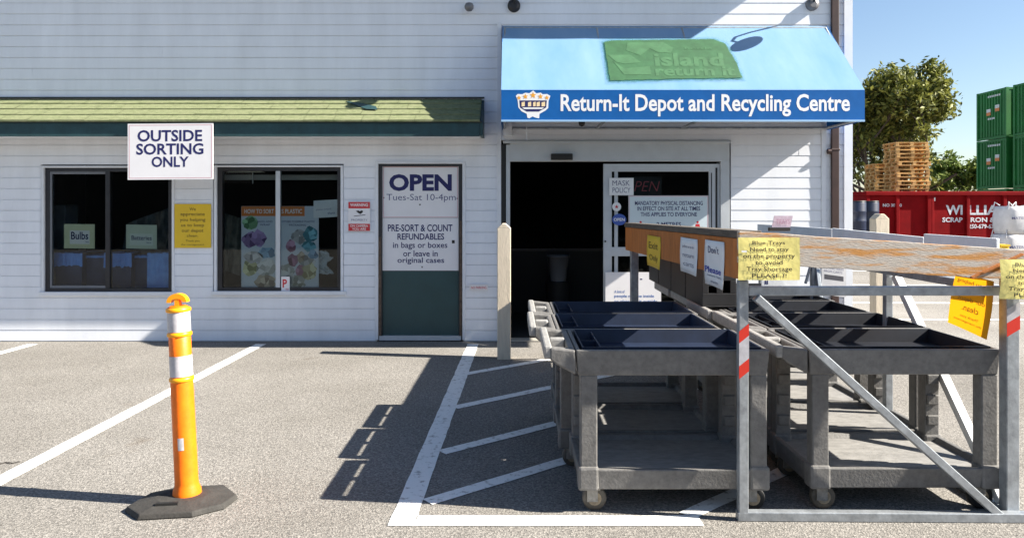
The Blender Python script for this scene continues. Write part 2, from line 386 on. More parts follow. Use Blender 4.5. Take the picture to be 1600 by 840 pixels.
# side door ---------------------------------------------------------
dr = MB(); a = YW - .004
dr.bpx(591, 597, 260, 530, a, YW + .1); dr.bpx(717, 722, 260, 530, a, YW + .1); dr.bpx(591, 722, 256, 260, a, YW + .1)
door = dr.build('side_door', darkframe, bld, bevel=.003)
mb = MB(); mb.bpx(597.3, 716.7, 260.5, 524, YW + .03, YW + .07); mb.build('door_leaf', door_green, door)
mb = MB(); mb.bpx(592.5, 720.5, 524.5, 531.5, YW - .012, YW + .1); mb.build('threshold', alu, door)
mb = MB(); mb.bpx(585.6, 590.8, 252, 531, YW - .024, YW + .06); mb.bpx(722.4, 727, 252, 531, YW - .024, YW + .06); mb.bpx(590.8, 722.4, 252, 255.8, YW - .024, YW + .06); mb.build('door_trim', trim_m, door, bevel=.003)
mb = MB(); mb.bpx(591.5, 595.5, 370, 524, YW - .007, YW - .003); mb.bpx(718.2, 721.6, 345, 524, YW - .007, YW - .003); mb.build('worn_jamb', rotwood, door)
# main entrance -----------------------------------------------------
en = MB(); a = YW - .012
en.bpx(790.5, 797, 226, 540, a, YW + .12); en.bpx(797, 1140, 224, 252, a, YW + .12); en.bpx(1126, 1140, 252, 540, a, YW + .12)
en.bpx(786, 1142, 219.6, 224, a - .025, YW + .1)
ent = en.build('entrance_frame', alu, bld, bevel=.004)
mb = MB(); mb.bpx(861, 895, 240, 249.5, YW - .07, YW - .014); mb.build('door_sensor', black_p, ent, bevel=.006)
sd = MB(); a = YW + .02; b = YW + .06
sd.bpx(943, 956, 256, 534, a, b); sd.bpx(1108, 1126, 256, 534, a, b); sd.bpx(956, 1108, 256, 268, a, b); sd.bpx(956, 1108, 386, 400, a, b); sd.bpx(956, 1108, 512, 534, a, b); sd.bpx(960, 965.5, 268, 512, a + .01, b - .004)
slide = sd.build('sliding_door', alu, bld, bevel=.003)
mb = MB(); mb.bpx(956, 1108, 268, 512, YW + .05, YW + .054); mb.build('pane', glass, slide)
mb = MB(); mb.bpx(1111, 1112.5, 270, 520, a - .003, a - .001); mb.bpx(1118, 1121, 262, 520, a - .003, a - .001); mb.build('door_seal', black_p, slide)
mb = MB(); mb.lathe([(.012, -.01), (.012, .01)], (0, 0, 0), 12, T=Matrix.Translation((W(946), a - .004, Z(377))) @ Matrix.Rotation(math.pi / 2, 4, 'X')); mb.build('lock', darkframe, slide)
mb = MB(); mb.bpx(790.5, 1140, 541, 552, YW - .10, YW + .16); 
mb = MB(); mb.box(W(788), W(1141), YW - .03, YW + .15, .004, .02); mb.build('threshold', M('concrete_sill', (.36, .34, .30), .9, var=.15, vs=10), ent)

# ------------------------------------------------------------------ blue awning
AX0, AX1, AY, AZT, AZM, AZB = W(785), W(1291), 7.84, Z(39), pz(140.5, 7.84), pz(189, 7.84)
SK = (AZM - AZT) / (AY - YW)
def slope(x, y, off=.003):
    t = (HZ - y) / F; Y = (AZT - SK * YW - EYE) / (t - SK); p = P(x, y, Y)
    n = Vector((0, -SK, 1)).normalized(); n = n if n.z > 0 else -n
    nrm = Vector((0, AZM - AZT, -(AY - YW))).normalized(); nrm = nrm if nrm.z > 0 else -nrm
    return p + nrm * off
aw = thing('entrance_awning', ((AX0 + AX1) / 2, YW, AZB), 'big blue sloped awning with white lettering above the entrance', 'awning')
mb = MB(); nx = 16; ny = 5
vs = []; rr = random.Random(3)
for j in range(ny + 1):
    for i in range(nx + 1):
        x = AX0 + (AX1 - AX0) * i / nx; Y = YW - .02 + (AY - YW + .02) * j / ny; z = AZT + SK * (Y - YW)
        if 0 < j < ny: z -= .006 * math.sin(math.pi * (i % 4) / 4)
        vs.append((x, Y, z))
mb.add(vs, [(j * (nx + 1) + i, j * (nx + 1) + i + 1, (j + 1) * (nx + 1) + i + 1, (j + 1) * (nx + 1) + i) for j in range(ny) for i in range(nx)], 0, True)
mb.build('canopy', canopy_m, aw)
mb = MB(); mb.box(AX0, AX1, AY, AY + .006, AZB, AZM - .002)
for x in (AX0, AX1 - .005): mb.prism([(x, YW - .02, AZT - .012), (x, AY + .008, AZM - .012), (x, AY + .008, AZB), (x, YW - .02, AZB)], (.005, 0, 0))
val = mb.build('valance', valance_m, aw)
mb = MB(); mb.box(AX0, AX1, AY - .006, AY + .004, AZB - .008, AZB + .012)
mb.build('hem_piping', M('pale_blue_piping', (.30, .50, .72), .6), val)
mb = MB()
for z, Y in ((AZB + .02, AY + .03), (AZM - .03, AY + .03), (AZB + .02, YW - .05), (AZT - .05, YW - .04)): mb.tube([(AX0 + .01, Y, z), (AX1 - .01, Y, z)], .016, 8)
for x in [AX0 + .03, 1.0, 2.0, AX1 - .03]:
    mb.tube([(x, AY + .03, AZB + .02), (x, YW - .05, AZB + .02)], .016, 8); mb.tube([(x, AY + .03, AZB + .02), (x, AY + .03, AZM - .03)], .016, 8); mb.tube([(x, AY + .04, AZM - .035), (x, YW - .04, AZT - .05)], .016, 8)
mb.build('tube_frame', steel, aw)
mb = MB(); mb.text('Return-It Depot and Recycling Centre', 876, 1328, 147, 182, plane(AY - .0012), .022); mb.build('lettering', white_p, aw)
# crest with five stars
mb = MB(); cp = plane(AY - .0010); cx, cy = 832, 163
out = [(806, 150), (809, 147), (816, 147.5), (821, 145), (827, 146), (833, 141.5), (838, 146), (845, 145), (848, 147.5), (855, 147), (860, 150), (857, 158), (856.5, 169), (852, 173), (843, 178), (842.5, 185), (837, 184), (832, 182), (827, 185), (824, 184), (823, 178), (815, 174), (810, 168), (809, 158)]
def fan(m, pts, fn, mi): m.add([fn(*p) for p in pts], [tuple(range(len(pts)))], mi)
fan(mb, out, cp, 0)
c2 = plane(AY - .0016); c3 = plane(AY - .0022)
fan(mb, [(811.5, 157), (854.5, 157), (853.5, 168), (842, 174.5), (823, 174.5), (812.5, 168)], c2, 1)
fan(mb, [(816, 168), (850, 168), (847, 170.5), (819, 170.5)], c3, 0)
def star(m, x, y, r, fn, mi):
    pts = [(x + r * (1 if k % 2 == 0 else .42) * math.sin(k * math.pi / 5), y - r * (1 if k % 2 == 0 else .42) * math.cos(k * math.pi / 5)) for k in range(10)]
    m.add([fn(*p) for p in pts] + [fn(x, y)], [(k, (k + 1) % 10, 10) for k in range(10)], mi)
for x, y, r in ((811, 153, 4), (821, 151, 4.6), (833, 149, 5.4), (844.5, 151, 4.6), (854.5, 152.8, 4)): star(mb, x, y, r, c3, 2)
for x, wd in ((817.5, 5), (827.5, 5), (835, 4), (841, 5), (849, 5.5)): fan(mb, [(x - wd / 2, 160), (x + wd / 2, 159), (x + wd / 2, 166), (x - wd / 2, 166.5)], c3, 3)
mb.build('crest', [white_p, navy, M('gold_print', (.80, .36, .03), .5), M('cream_print', (.85, .66, .38), .5)], aw)
# painted over green patch with a ghost of the old sign
def spray_mat(name, col, alpha):
    m = M(name, col, .6, var=.2, vs=9); t = m.node_tree; b = t.nodes['Principled BSDF']
    if alpha < 1:
        n = t.nodes.new('ShaderNodeTexNoise'); n.inputs['Scale'].default_value = 30; g = t.nodes.new('ShaderNodeNewGeometry'); t.links.new(g.outputs['Position'], n.inputs['Vector'])
        mm = t.nodes.new('ShaderNodeMath'); mm.operation = 'MULTIPLY'; mm.inputs[1].default_value = alpha * 2; t.links.new(n.outputs['Fac'], mm.inputs[0]); t.links.new(mm.outputs[0], b.inputs['Alpha'])
    return m
def rag(poly, amp, step=6, seed=1):
    r = random.Random(seed); o = []
    for (xa, ya), (xb, yb) in zip(poly, poly[1:] + poly[:1]):
        n = max(1, int(math.hypot(xb - xa, yb - ya) / step))
        for i in range(n): o.append((xa + (xb - xa) * i / n + r.uniform(-amp, amp), ya + (yb - ya) * i / n + r.uniform(-amp, amp) * .6))
    return o
core = [(944, 67), (955, 64.5), (1115, 62.5), (1133, 70), (1148, 95), (1160, 122.5), (1060, 124), (953, 127)]
def grow(poly, k):
    cx = sum(p[0] for p in poly) / len(poly); cy = sum(p[1] for p in poly) / len(poly)
    return [(cx + (p[0] - cx) * (1 + k), cy + (p[1] - cy) * (1 + k * 2.2)) for p in poly]
for i, (k, al) in enumerate(((.075, .10), (.045, .16), (.022, .3))):
    mb = MB(); fan(mb, rag(grow(core, k), 1.2, 7, i + 4), lambda x, y: slope(x, y, .0035 + .0012 * i), 0); mb.build('overspray', spray_mat('green_overspray', (.04, .20, .17), al), aw)
mb = MB(); fan(mb, rag(core, .7, 6, 9), lambda x, y: slope(x, y, .0085), 0)
gp = mb.build('green_patch', spray_mat('green_spray_paint', (.03, .10, .042), 1), aw)
mb = MB(); sf = lambda x, y: slope(x, y, .0105)
fan(mb, [(980, 68), (1035, 67), (1052, 76), (1048, 84), (1028, 83), (1015, 77), (1000, 88), (978, 80)], sf, 0)
fan(mb, [(950, 87), (985, 87), (1002, 99), (975, 101), (962, 98)], sf, 0); fan(mb, [(957, 96), (964, 101), (975, 108), (1015, 105), (1018, 118), (975, 118)], sf, 0)
def sheared(x, y): return slope(x + (y - 95) * .14, y, .0105)
mb.text('island', 1022, 1130, 84, 105, sheared, .03); mb.text('return it', 1021, 1146, 105, 120, sheared, .03); mb.text('bottle', 1072, 1115, 75, 79, sheared, .01)
mb.build('ghost_lettering', spray_mat('pale_green_paint', (.046, .13, .058), 1), gp)
mb = MB(); fan(mb, [(788, 192), (800, 192), (798, 215), (788, 215)], plane(YW - .09), 0)
mb = MB(); mb.bpx(786.5, 800, 191, 212, YW - .1, YW - .02); mb.build('end_bracket', trim_m, aw)
mb = MB(); mb.tube([P(823, 190, 8.2), P(823, 212, 8.2), P(824, 220, 8.2)], .004, 6)
mb.build('pull_cord', trim_m, aw)
mb = MB(); mb.lathe([(.001, -.05), (.03, -.035), (.036, 0), (.02, .03)], P(909, 191, 8.1), 12); mb.build('bulb', black_p, aw)

# ------------------------------------------------------------------ wall lamps and camera
lampm = M('dark_lamp_metal', (.03, .03, .034), .4, metal=.3)
greym = M('grey_metal', (.17, .17, .18), .45, metal=.4)
def gooseneck(xp, zc, label, m):
    x = W(xp); t = thing('gooseneck_lamp', (x, YW, zc - .1), label, 'wall lamp', 'gooseneck lamps high on the wall')
    mb = MB(); mb.lathe([(.075, -.012), (.075, .03), (.04, .045)], (0, 0, 0), 20, T=Matrix.Translation((x, YW - .014, zc - .06)) @ Matrix.Rotation(math.pi / 2, 4, 'X')); mb.build('wall_mount', m, t)
    mb = MB(); mb.tube([(x, YW - .02, zc - .06), (x + .02, YW - .12, zc + .02), (x + .02, YW - .25, zc + .14), (x + .02, YW - .36, zc + .21), (x + .02, YW - .43, zc + .19), (x + .02, YW - .45, zc + .09)], .014, 8); mb.build('arm', lampm, t)
    mb = MB(); mb.lathe([(.145, .02), (.135, .03), (.07, .055), (.03, .07), (.03, .1)], (x + .02, YW - .45, zc + .02), 24); mb.build('lamp_shade', lampm, t)
gooseneck(803, Z(3) + .005, 'black gooseneck lamp on the shaded wall above the left end of the awning', lampm)
gooseneck(1268, Z(0), 'gooseneck lamp with grey mount above the right end of the awning', greym)
t = thing('security_camera', P(733, 10, YW), 'small grey round security camera on the upper siding left of the awning', 'camera')
mb = MB(); mb.lathe([(.001, -.055), (.03, -.048), (.052, -.02), (.055, .01), (.04, .04), (.012, .05)], P(733, 11, YW - .1), 16); mb.build('camera_housing', greym, t)
mb = MB(); mb.beam(P(733, 9, YW - .1), P(733, 9, YW), .04, .04); mb.build('bracket', greym, t)

# ------------------------------------------------------------------ signs
def signt(name, label, x0, x1, y0, y1, Y, mat, lines, cat='sign', th=.006, border=None, extras=None, group=None, bulge=0, skew=0):
    mb = MB(); n = 24
    def fn(x, y, off=0):
        u = (x - x0) / (x1 - x0); v = (y - y0) / (y1 - y0)
        p = P(x, y + skew * (u - .5), Y); p.y -= off + bulge * math.sin(u * 5.1 + v * 2) * math.sin(v * 3.4 + .4); return p
    if bulge:
        vs = [fn(x0 + (x1 - x0) * i / n, y0 + (y1 - y0) * j / n) for j in range(n + 1) for i in range(n + 1)]
        mb.add(vs, [(j * (n + 1) + i, (j + 1) * (n + 1) + i, (j + 1) * (n + 1) + i + 1, j * (n + 1) + i + 1) for j in range(n) for i in range(n)], 0, True)
        o = mb.build(name, mat, fixn=False)
    else:
        mb.prism([fn(x0, y0), fn(x1, y0), fn(x1, y1), fn(x0, y1)], (0, th, 0)); o = mb.build(name, mat)
    tag(o, label, cat, group)
    bym = {}
    for body, a, b, c, d, m, bold in lines: bym.setdefault(m.name, (m, MB()))[1].text(body, a, b, c, d, lambda x, y: fn(x, y, .0032 if bulge else .0010), bold)
    for m, q in bym.values(): q.build('lettering', m, o, fixn=False)
    if border:
        q = MB(); m, ins, wd = border
        for a, b, c, d in ((x0 + ins, x1 - ins, y0 + ins, y0 + ins + wd), (x0 + ins, x1 - ins, y1 - ins - wd, y1 - ins), (x0 + ins, x0 + ins + wd, y0 + ins + wd, y1 - ins - wd), (x1 - ins - wd, x1 - ins, y0 + ins + wd, y1 - ins - wd)):
            q.quad(fn(a, c, .0007), fn(b, c, .0007), fn(b, d, .0007), fn(a, d, .0007))
        q.build('border', m, o, fixn=False)
    for nm, m, polys in (extras or []):
        for pl in polys:
            q = MB(); q.add([fn(x, y, (.0030 if bulge else .0005) + .00001 * (id(pl) % 20)) for x, y in pl], [tuple(range(len(pl)))])
            q.build(nm, m, o, fixn=False)
    return o
def R(a, b, c, d): return [(a, c), (b, c), (b, d), (a, d)]
signt('hanging_sign', 'white OUTSIDE SORTING ONLY sign hanging from the green eave', 199.5, 333, 193, 280.5, PY - .03, sign_white,
      [('OUTSIDE', 215, 316, 203, 221, navy, .022), ('SORTING', 213, 318, 224, 241.5, navy, .022), ('ONLY', 237, 295, 244.5, 261, navy, .022)], border=(pink_p, 2.2, .7), th=.008, skew=-1)
signt('wall_sign', 'yellow square thank-you sign on the siding between the two windows', 272.5, 329.5, 318.5, 387, YW - .022, yellow_sign,
      [('We', 296, 306, 324, 329, brown_txt, .01), ('appreciate', 282, 320, 332, 338.5, brown_txt, .01), ('you helping', 281, 321, 340.5, 347, brown_txt, .01), ('us to keep', 283, 319, 349, 355.5, brown_txt, .01), ('our depot', 284, 318, 357.5, 364, brown_txt, .01), ('clean.', 292, 310, 366, 370, brown_txt, .01), ('Thank you', 290, 312, 374.5, 378.5, brown_txt, .005), ('the management', 283, 319, 380.5, 384, brown_txt, .0)])
signt('warning_sign', 'small red and white warning sign between window and side door', 544, 578.5, 315, 361, YW - .022, sign_white,
      [('WARNING', 547, 575, 317.5, 322.5, white_p, .02), ('ON CAMERA', 547, 575, 351, 354.5, white_p, .015), ('YOU ARE', 550, 572, 355.8, 359.5, white_p, .015), ('PROPERTY', 549, 574, 342, 345, navy2, 0)],
      extras=[('red_band', red_p, [R(544.4, 578, 315.4, 325.5), R(544.4, 578, 349.5, 360.6)]), ('black_emblem', black_p, [[(556, 329.5), (560, 328.5), (562, 330), (565, 328.5), (567.5, 329.5), (566.5, 332), (563, 334.5), (559.5, 332.5)], [(553, 337), (571, 335), (571, 336), (553, 338)]])])
signt('wall_label', 'tiny white label with red print low on the siding right of the side door', 733.5, 762.5, 444, 453.5, YW - .02, sign_white, [('NO PARKING', 736, 760, 447, 451, red_p, .005)])
signt('door_sign', 'white OPEN sign with opening hours on the upper side door', 597.5, 716.5, 259.5, 340.5, YW + .022, sign_white,
      [('OPEN', 608, 706, 272, 298.5, navy, .04), ('Tues-Sat 10-4pm', 604, 712, 303, 316, navy2, -.004), ], border=(pink_p, 1, .8),
      extras=[('screw', black_p, [R(598.7, 600.6, 308, 310), R(713.5, 715.5, 309, 311), R(655, 657.3, 318.5, 320.8)])])
signt('door_sign', 'white sorting instructions sign below the OPEN sign on the side door', 597.5, 716.5, 341, 422.5, YW + .022, sign_white,
      [('PRE-SORT & COUNT', 606, 707, 350.5, 361.5, navy, .02), ('REFUNDABLES', 621, 694, 364.5, 374.5, navy, .02), ('in bags or boxes', 614, 699, 378, 390, navy, .012), ('or leave in', 630, 684, 391, 400.5, navy, .012), ('original cases', 621, 694, 402, 413, navy, .012)],
      extras=[('screw', black_p, [R(706, 710.5, 375, 380), R(658.5, 660.5, 416, 418)])])
gY = YW + .04
signt('window_card', 'cream card reading Bulbs in the left pane of the left window', 100, 148, 350, 388, gY, cream_paper, [('Bulbs', 111, 138, 362, 374, navy, .02), ('here', 134, 139, 376, 379, navy2, 0)], cat='card', th=.002,
      extras=[('label', white_p, [R(109, 140, 360, 381)])], skew=.5)
signt('window_card', 'pale green card reading Batteries in the right pane of the left window', 197, 245, 351, 388.5, gY, M('pale_green_paper', (.58, .64, .52), .7, var=.05), [('Batteries', 205.5, 237, 368, 375, navy, .012), ('here', 229, 236, 377, 380, navy2, 0)], cat='card', th=.002,
      extras=[('label', M('pale_label', (.66, .72, .66), .7), [R(203, 239, 365, 383)])], skew=1)
# sorting poster in two sheets
bag_cols = {'green': (.10, .33, .12), 'purple': (.16, .06, .28), 'blue': (.06, .25, .55), 'pale': (.50, .55, .45), 'lime': (.42, .50, .18), 'pink': (.55, .18, .32), 'teal': (.02, .28, .38), 'plum': (.22, .03, .14), 'yellow': (.58, .50, .22), 'grey': (.42, .45, .48), 'tan': (.45, .34, .24)}
def bagmat(k):
    m = M('print_' + k, bag_cols[k], .6); t = m.node_tree; b = t.nodes['Principled BSDF']; g = t.nodes.new('ShaderNodeNewGeometry'); v = t.nodes.new('ShaderNodeTexVoronoi'); v.inputs['Scale'].default_value = 17
    t.links.new(g.outputs['Position'], v.inputs['Vector']); r = t.nodes.new('ShaderNodeValToRGB'); c = bag_cols[k]
    r.color_ramp.elements[0].color = (*[x * .35 for x in c], 1); r.color_ramp.elements[1].color = (*[min(.75, x * 1.3 + .22) for x in c], 1); s = t.nodes.new('ShaderNodeSeparateColor'); t.links.new(v.outputs['Color'], s.inputs[0]); t.links.new(s.outputs[0], r.inputs[0]); t.links.new(r.outputs[0], b.inputs['Base Color']); return m
bm_ = {k: bagmat(k) for k in bag_cols}
def blob(cx, cy, rx, ry, seed):
    r = random.Random(seed); return [(cx + rx * math.cos(t) * r.uniform(.72, 1.12), cy + ry * math.sin(t) * r.uniform(.72, 1.12)) for t in [2 * math.pi * k / 14 for k in range(14)]]
orange_b = M('orange_print', (.62, .18, .03), .6)
poster_m = M('poster_paper', (.56, .62, .70), .6, var=.05, vs=5)
_bo = [0]
def bags(l): return [('printed_bag', bm_[k], [blob(x, y, rx, ry, i * 7 + int(x))]) for i, (k, x, y, rx, ry) in enumerate(l)]
signt('sorting_poster', 'left sheet of the plastic sorting poster with green and purple bags', 377, 432, 322, 454, gY + .01, poster_m, [('HOW TO SORT', 382, 428, 326.5, 333.5, white_p, .02), ('BAGS AND', 402, 426, 344.5, 347.5, navy2, .01), ('WRAP', 406, 422, 349.5, 352.5, navy2, .01)], cat='poster', th=.003,
      extras=[('orange_header', orange_b, [R(377.3, 431.7, 322.3, 337.5)])] + bags([('green', 390, 348, 14, 11), ('purple', 392, 375, 15, 14), ('purple', 405, 372, 13, 14), ('blue', 417, 395, 14, 10), ('grey', 396, 402, 16, 10), ('lime', 391, 418, 13, 13), ('pale', 415, 418, 17, 14), ('tan', 414, 440, 18, 13)]), group='poster sheets')
signt('sorting_poster', 'right sheet of the plastic sorting poster with teal and pink bags', 437, 498, 322, 456, gY + .012, poster_m, [('S PLASTIC', 440, 472, 326.5, 333.5, white_p, .02), ('OTHER FLEXIBLE PLASTIC', 440, 492, 344.5, 347.5, navy2, .01), ('PACKAGING', 452, 478, 350, 353, navy2, .01)], cat='poster', th=.003,
      extras=[('orange_header', orange_b, [R(437.3, 476, 322.3, 337.5)])] + bags([('grey', 467, 370, 14, 12), ('teal', 485, 366, 11, 14), ('pink', 455, 385, 9, 11), ('teal', 483, 384, 12, 9), ('plum', 458, 406, 10, 10), ('tan', 470, 402, 7, 9), ('blue', 489, 398, 8, 8), ('grey', 480, 408, 14, 10), ('pink', 470, 424, 9, 11), ('yellow', 484, 424, 13, 14), ('pale', 448, 424, 12, 14), ('pale', 462, 440, 16, 12)]), group='poster sheets')
signt('paper_notice', 'plain white paper taped in the upper right of the right window', 490, 528, 312.5, 339.5, gY - .002, paper, [('please knock', 494, 518, 325, 329, navy2, -.01), ('thank', 512, 524, 331, 335, navy2, .0)], cat='paper', th=.002, skew=-2)
signt('parking_badge', 'small white badge with a red P at the foot of the right window', 439.5, 452.5, 432, 456.5, YW + .006, sign_white, [('P', 441.5, 448.5, 436, 449, red_p, .03), ('no', 446.5, 451, 450, 453.5, red_p, 0)], cat='badge', th=.004)
# clear bag hanging beside poster
mb = MB(); rr = random.Random(11); vs = []
for j in range(9):
    for i in range(8): vs.append(P(492 + 24 * i / 7 + 6 * math.sin(j), 392 + 36 * j / 8 + rr.uniform(-1, 1), gY + .03 + .03 * rr.random()))
mb.add(vs, [(j * 8 + i, j * 8 + i + 1, (j + 1) * 8 + i + 1, (j + 1) * 8 + i) for j in range(8) for i in range(7) if not (i > 4 and j < 2)])
tag(mb.build('clear_plastic_bag', M('crumpled_clear_plastic', (.36, .42, .46), .25, var=.35, vs=25), solid=.002), 'crumpled clear plastic bag hanging to the right of the sorting poster', 'plastic bag')
# entrance door papers
signt('paper_notice', 'handwritten white paper covering the first letter of the neon sign on the sliding door', 952, 990, 278, 305, YW - .001, paper, [('MASK', 957, 984, 282, 290, navy2, -.005), ('POLICY', 957, 985, 293, 301, navy2, -.005)], cat='paper', th=.002)
dsign = M('pale_blue_sign', (.58, .68, .72), .5, var=.04, vs=5)
def person_icon(x, y, s): return [[(x + s * .32 * math.cos(t), y + s * .32 * math.sin(t)) for t in [k * math.pi / 5 for k in range(10)]], [(x - s * .6, y + s * 1.1), (x - s * .5, y + s * .45), (x + s * .5, y + s * .45), (x + s * .6, y + s * 1.1), (x + s * .6, y + s * 2.4), (x - s * .6, y + s * 2.4)]]
signt('distancing_sign', 'large pale blue physical distancing sign on the glass of the sliding door', 982, 1107, 305.5, 382, YW - .004, dsign,
      [('MANDATORY PHYSICAL DISTANCING', 992, 1098, 314, 320.5, navy, .015), ('IN EFFECT ON SITE AT ALL TIMES', 996, 1094, 322.5, 329, navy, .015), ('THIS APPLIES TO EVERYONE', 1001, 1089, 331.5, 338, navy, .015), ('2 METRES', 1026, 1064, 347, 354, navy, .015)], border=(pink_p, .6, .8), extras=[('person_icon', red_p, person_icon(1001, 347, 6) + person_icon(1090, 347, 6))], th=.005)
signt('door_notice', 'white notice with blue print on the lower half of the sliding door', 946, 1033, 425, 486, YW - .004, sign_white, [('A limit of', 960, 976, 453, 457.5, M('blue_print', (.02, .12, .40), .6), .012), ('people may be inside', 960, 1022, 460, 465.5, M('blue_print', (.02, .12, .40), .6), .012), ('so please wait outside', 960, 1027, 468, 474, M('blue_print', (.02, .12, .40), .6), .012)], cat='notice', th=.004, extras=[('dot', navy, [R(1000, 1003.5, 435, 437)])])
def oval(x, y, rx, ry): return [(x + rx * math.cos(k * math.pi / 10), y + ry * math.sin(k * math.pi / 10)) for k in range(20)]
mb = MB(); mb.prism([P(*q, YW - .002) for q in oval(963.5, 323, 7, 7)], (0, .003, 0)); o = tag(mb.build('round_sticker', paper), 'round white sticker with a red star on the sliding door', 'sticker')
q = MB(); star(q, 963.5, 323, 3.4, plane(YW - .004), 0); q.build('star', red_p, o, fixn=False)
mb = MB(); mb.prism([P(*q, YW - .002) for q in oval(967.5, 343, 11, 9)], (0, .003, 0)); o = tag(mb.build('oval_sticker', M('blue_sticker', (.05, .10, .38), .4)), 'oval blue sticker with white band below the round sticker', 'sticker')
q = MB(); q.text('OPEN', 959, 976, 340.5, 345.5, plane(YW - .004), .015); q.build('lettering', white_p, o, fixn=False)
t = thing('neon_sign', P(1002, 300, YW + .1), 'dim red script OPEN neon sign behind the door glass', 'neon sign')
neon = M('unlit_red_neon', (.60, .10, .12), .3)
mb = MB(); mb.text('OPEN', 974, 1029, 283, 299, lambda x, y: P(x + (291 - y) * .25, y, YW + .1), -.012); mb.build('neon_tube', neon, t, fixn=False)
mb = MB(); mb.bpx(968, 1034, 276, 304, YW + .112, YW + .13); mb.build('backing_board', black_p, t)

# ------------------------------------------------------------------ things inside the windows and doorway
navybin = M('navy_bin_plastic', (.025, .04, .12), .5, var=.2, vs=6); liner = M('blue_bin_liner', (.13, .34, 1.0), .35, var=.2, vs=12, bump=.5, bs=22); lblue = M('pale_blue_liner', (.18, .40, 1.0), .3, var=.2, vs=10, bump=.6, bs=20)
def bin_(xc, wpx, Y, ztop, cover, label):
    x = px(xc, Y); wd = wpx / F * Y / 2
    t = thing('sorting_bin', (x, Y + .25, .03), label, 'bin', 'bins inside the left window')
    mb = MB(); a = [(x - wd * .78, Y + .05), (x + wd * .78, Y + .05), (x + wd * .78, Y + .45), (x - wd * .78, Y + .45)]; b = [(x - wd, Y), (x + wd, Y), (x + wd, Y + .5), (x - wd, Y + .5)]
    mb.add([(*q, .05) for q in a] + [(*q, ztop - .01) for q in b], [(0, 1, 2, 3), (0, 1, 5, 4), (1, 2, 6, 5), (2, 3, 7, 6), (3, 0, 4, 7)]); mb.build('bin_body', navybin, t)
    mb = MB(); n = 20; rr = random.Random(int(xc)); top = []; bot = []
    per = [(x - wd - .012 + (2 * wd + .024) * k / n, Y - .012) for k in range(n + 1)]
    for k, q in enumerate(per): top.append((q[0], q[1] + rr.uniform(-.004, .004), ztop + rr.uniform(-.008, .008))); bot.append((q[0] + rr.uniform(-.005, .005), q[1] - .006 + rr.uniform(-.004, .004), ztop - cover * rr.uniform(.9, 1.08)))
    bk = [(q[0], Y + .5, ztop) for q in per]
    mb.add(top + bot + bk, [(k, k + 1, n + 2 + k, n + 1 + k) for k in range(n)] + [(k, k + 1, 2 * n + 3 + k, 2 * n + 2 + k) for k in range(n)])
    mb.build('liner', lblue if cover > .5 else liner, t, fixn=False)
bin_(106, 44, 9.02, 1.035, .16, 'dark bin with blue liner collar below the Bulbs card')
bin_(147, 36, 9.12, 1.0, .03, 'dark bin with little liner showing left of the window mullion')
bin_(185, 40, 9.02, 1.035, .17, 'dark bin with blue liner collar right of the window mullion')
bin_(222, 34, 9.12, 1.0, .03, 'dark bin with little liner showing below the Batteries card')
bin_(252, 40, 9.0, 1.04, .75, 'bin wholly wrapped in a pale blue liner at the right end of the left window')
mb = MB(); mb.bpx(76, 102, 320, 400, 9.6, 9.9); tag(mb.build('storage_cabinet', M('grey_cabinet', (.20, .23, .27), .6, var=.2, vs=5), bevel=.01), 'grey cabinet inside behind the Bulbs card', 'cabinet')
t = thing('ceiling_light', P(370, 262, 9.1), 'white hanging ceiling light inside the top of the right window', 'ceiling light')
mb = MB(); mb.bpx(336, 540, 273, 281, 9.12, 9.18); mb.build('rail', M('pale_rail', (.36, .38, .40), .6), t)
mb = MB(); mb.prism([P(352, 269, 9.02), P(374, 263, 9.02), P(392, 263, 9.02), P(412, 269, 9.02)], (0, .08, 0)); mb.build('lamp_shade', M('white_enamel', (.7, .68, .62), .5), t)
mb = MB(); mb.tube([P(395, 263, 9.06), P(395, 287, 9.06)], .008, 6); mb.build('rod', alu, t)
mb = MB(); vs = []; rr = random.Random(5)     # draped sheet
for j in range(11):
    for i in range(9): vs.append(P(200 + 66 * i / 8 - 2 * j * (i < 4), 318 + 9 * j + (10 - i) * 3, 9.25 + .06 * math.sin(i * 2.1 + j * .4) + rr.uniform(0, .02)))
mb.add(vs, [(j * 9 + i, j * 9 + i + 1, (j + 1) * 9 + i + 1, (j + 1) * 9 + i) for j in range(10) for i in range(8)], 0, True)
tag(mb.build('plastic_sheet', M('dark_clear_sheet', (.06, .07, .075), .2, var=.4, vs=9)), 'draped clear plastic sheet hanging behind the Batteries card', 'plastic sheet')
mb = MB(); vs = []
for j in range(11):
    for i in range(7): vs.append(P(343 + 36 * i / 6, 330 + 9 * j + 2 * i, 9.1 + .05 * math.sin(i * 2.3 + j * .3)))
mb.add(vs, [(j * 7 + i, j * 7 + i + 1, (j + 1) * 7 + i + 1, (j + 1) * 7 + i) for j in range(10) for i in range(6)], 0, True)
tag(mb.build('plastic_sheet', M('dark_clear_sheet', (.07, .085, .08), .2, var=.4, vs=9)), 'draped clear plastic sheet at the left edge of the right window', 'plastic sheet')
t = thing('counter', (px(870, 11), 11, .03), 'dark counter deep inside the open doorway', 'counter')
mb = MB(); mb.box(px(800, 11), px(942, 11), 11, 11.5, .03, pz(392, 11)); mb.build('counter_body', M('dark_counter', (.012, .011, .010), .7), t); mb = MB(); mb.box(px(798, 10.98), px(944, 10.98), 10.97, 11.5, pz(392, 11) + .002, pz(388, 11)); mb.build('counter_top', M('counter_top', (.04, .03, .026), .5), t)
t = thing('bucket', (px(872, 10.4), 10.4, .03), 'pale bucket on the floor inside the open doorway', 'bucket')
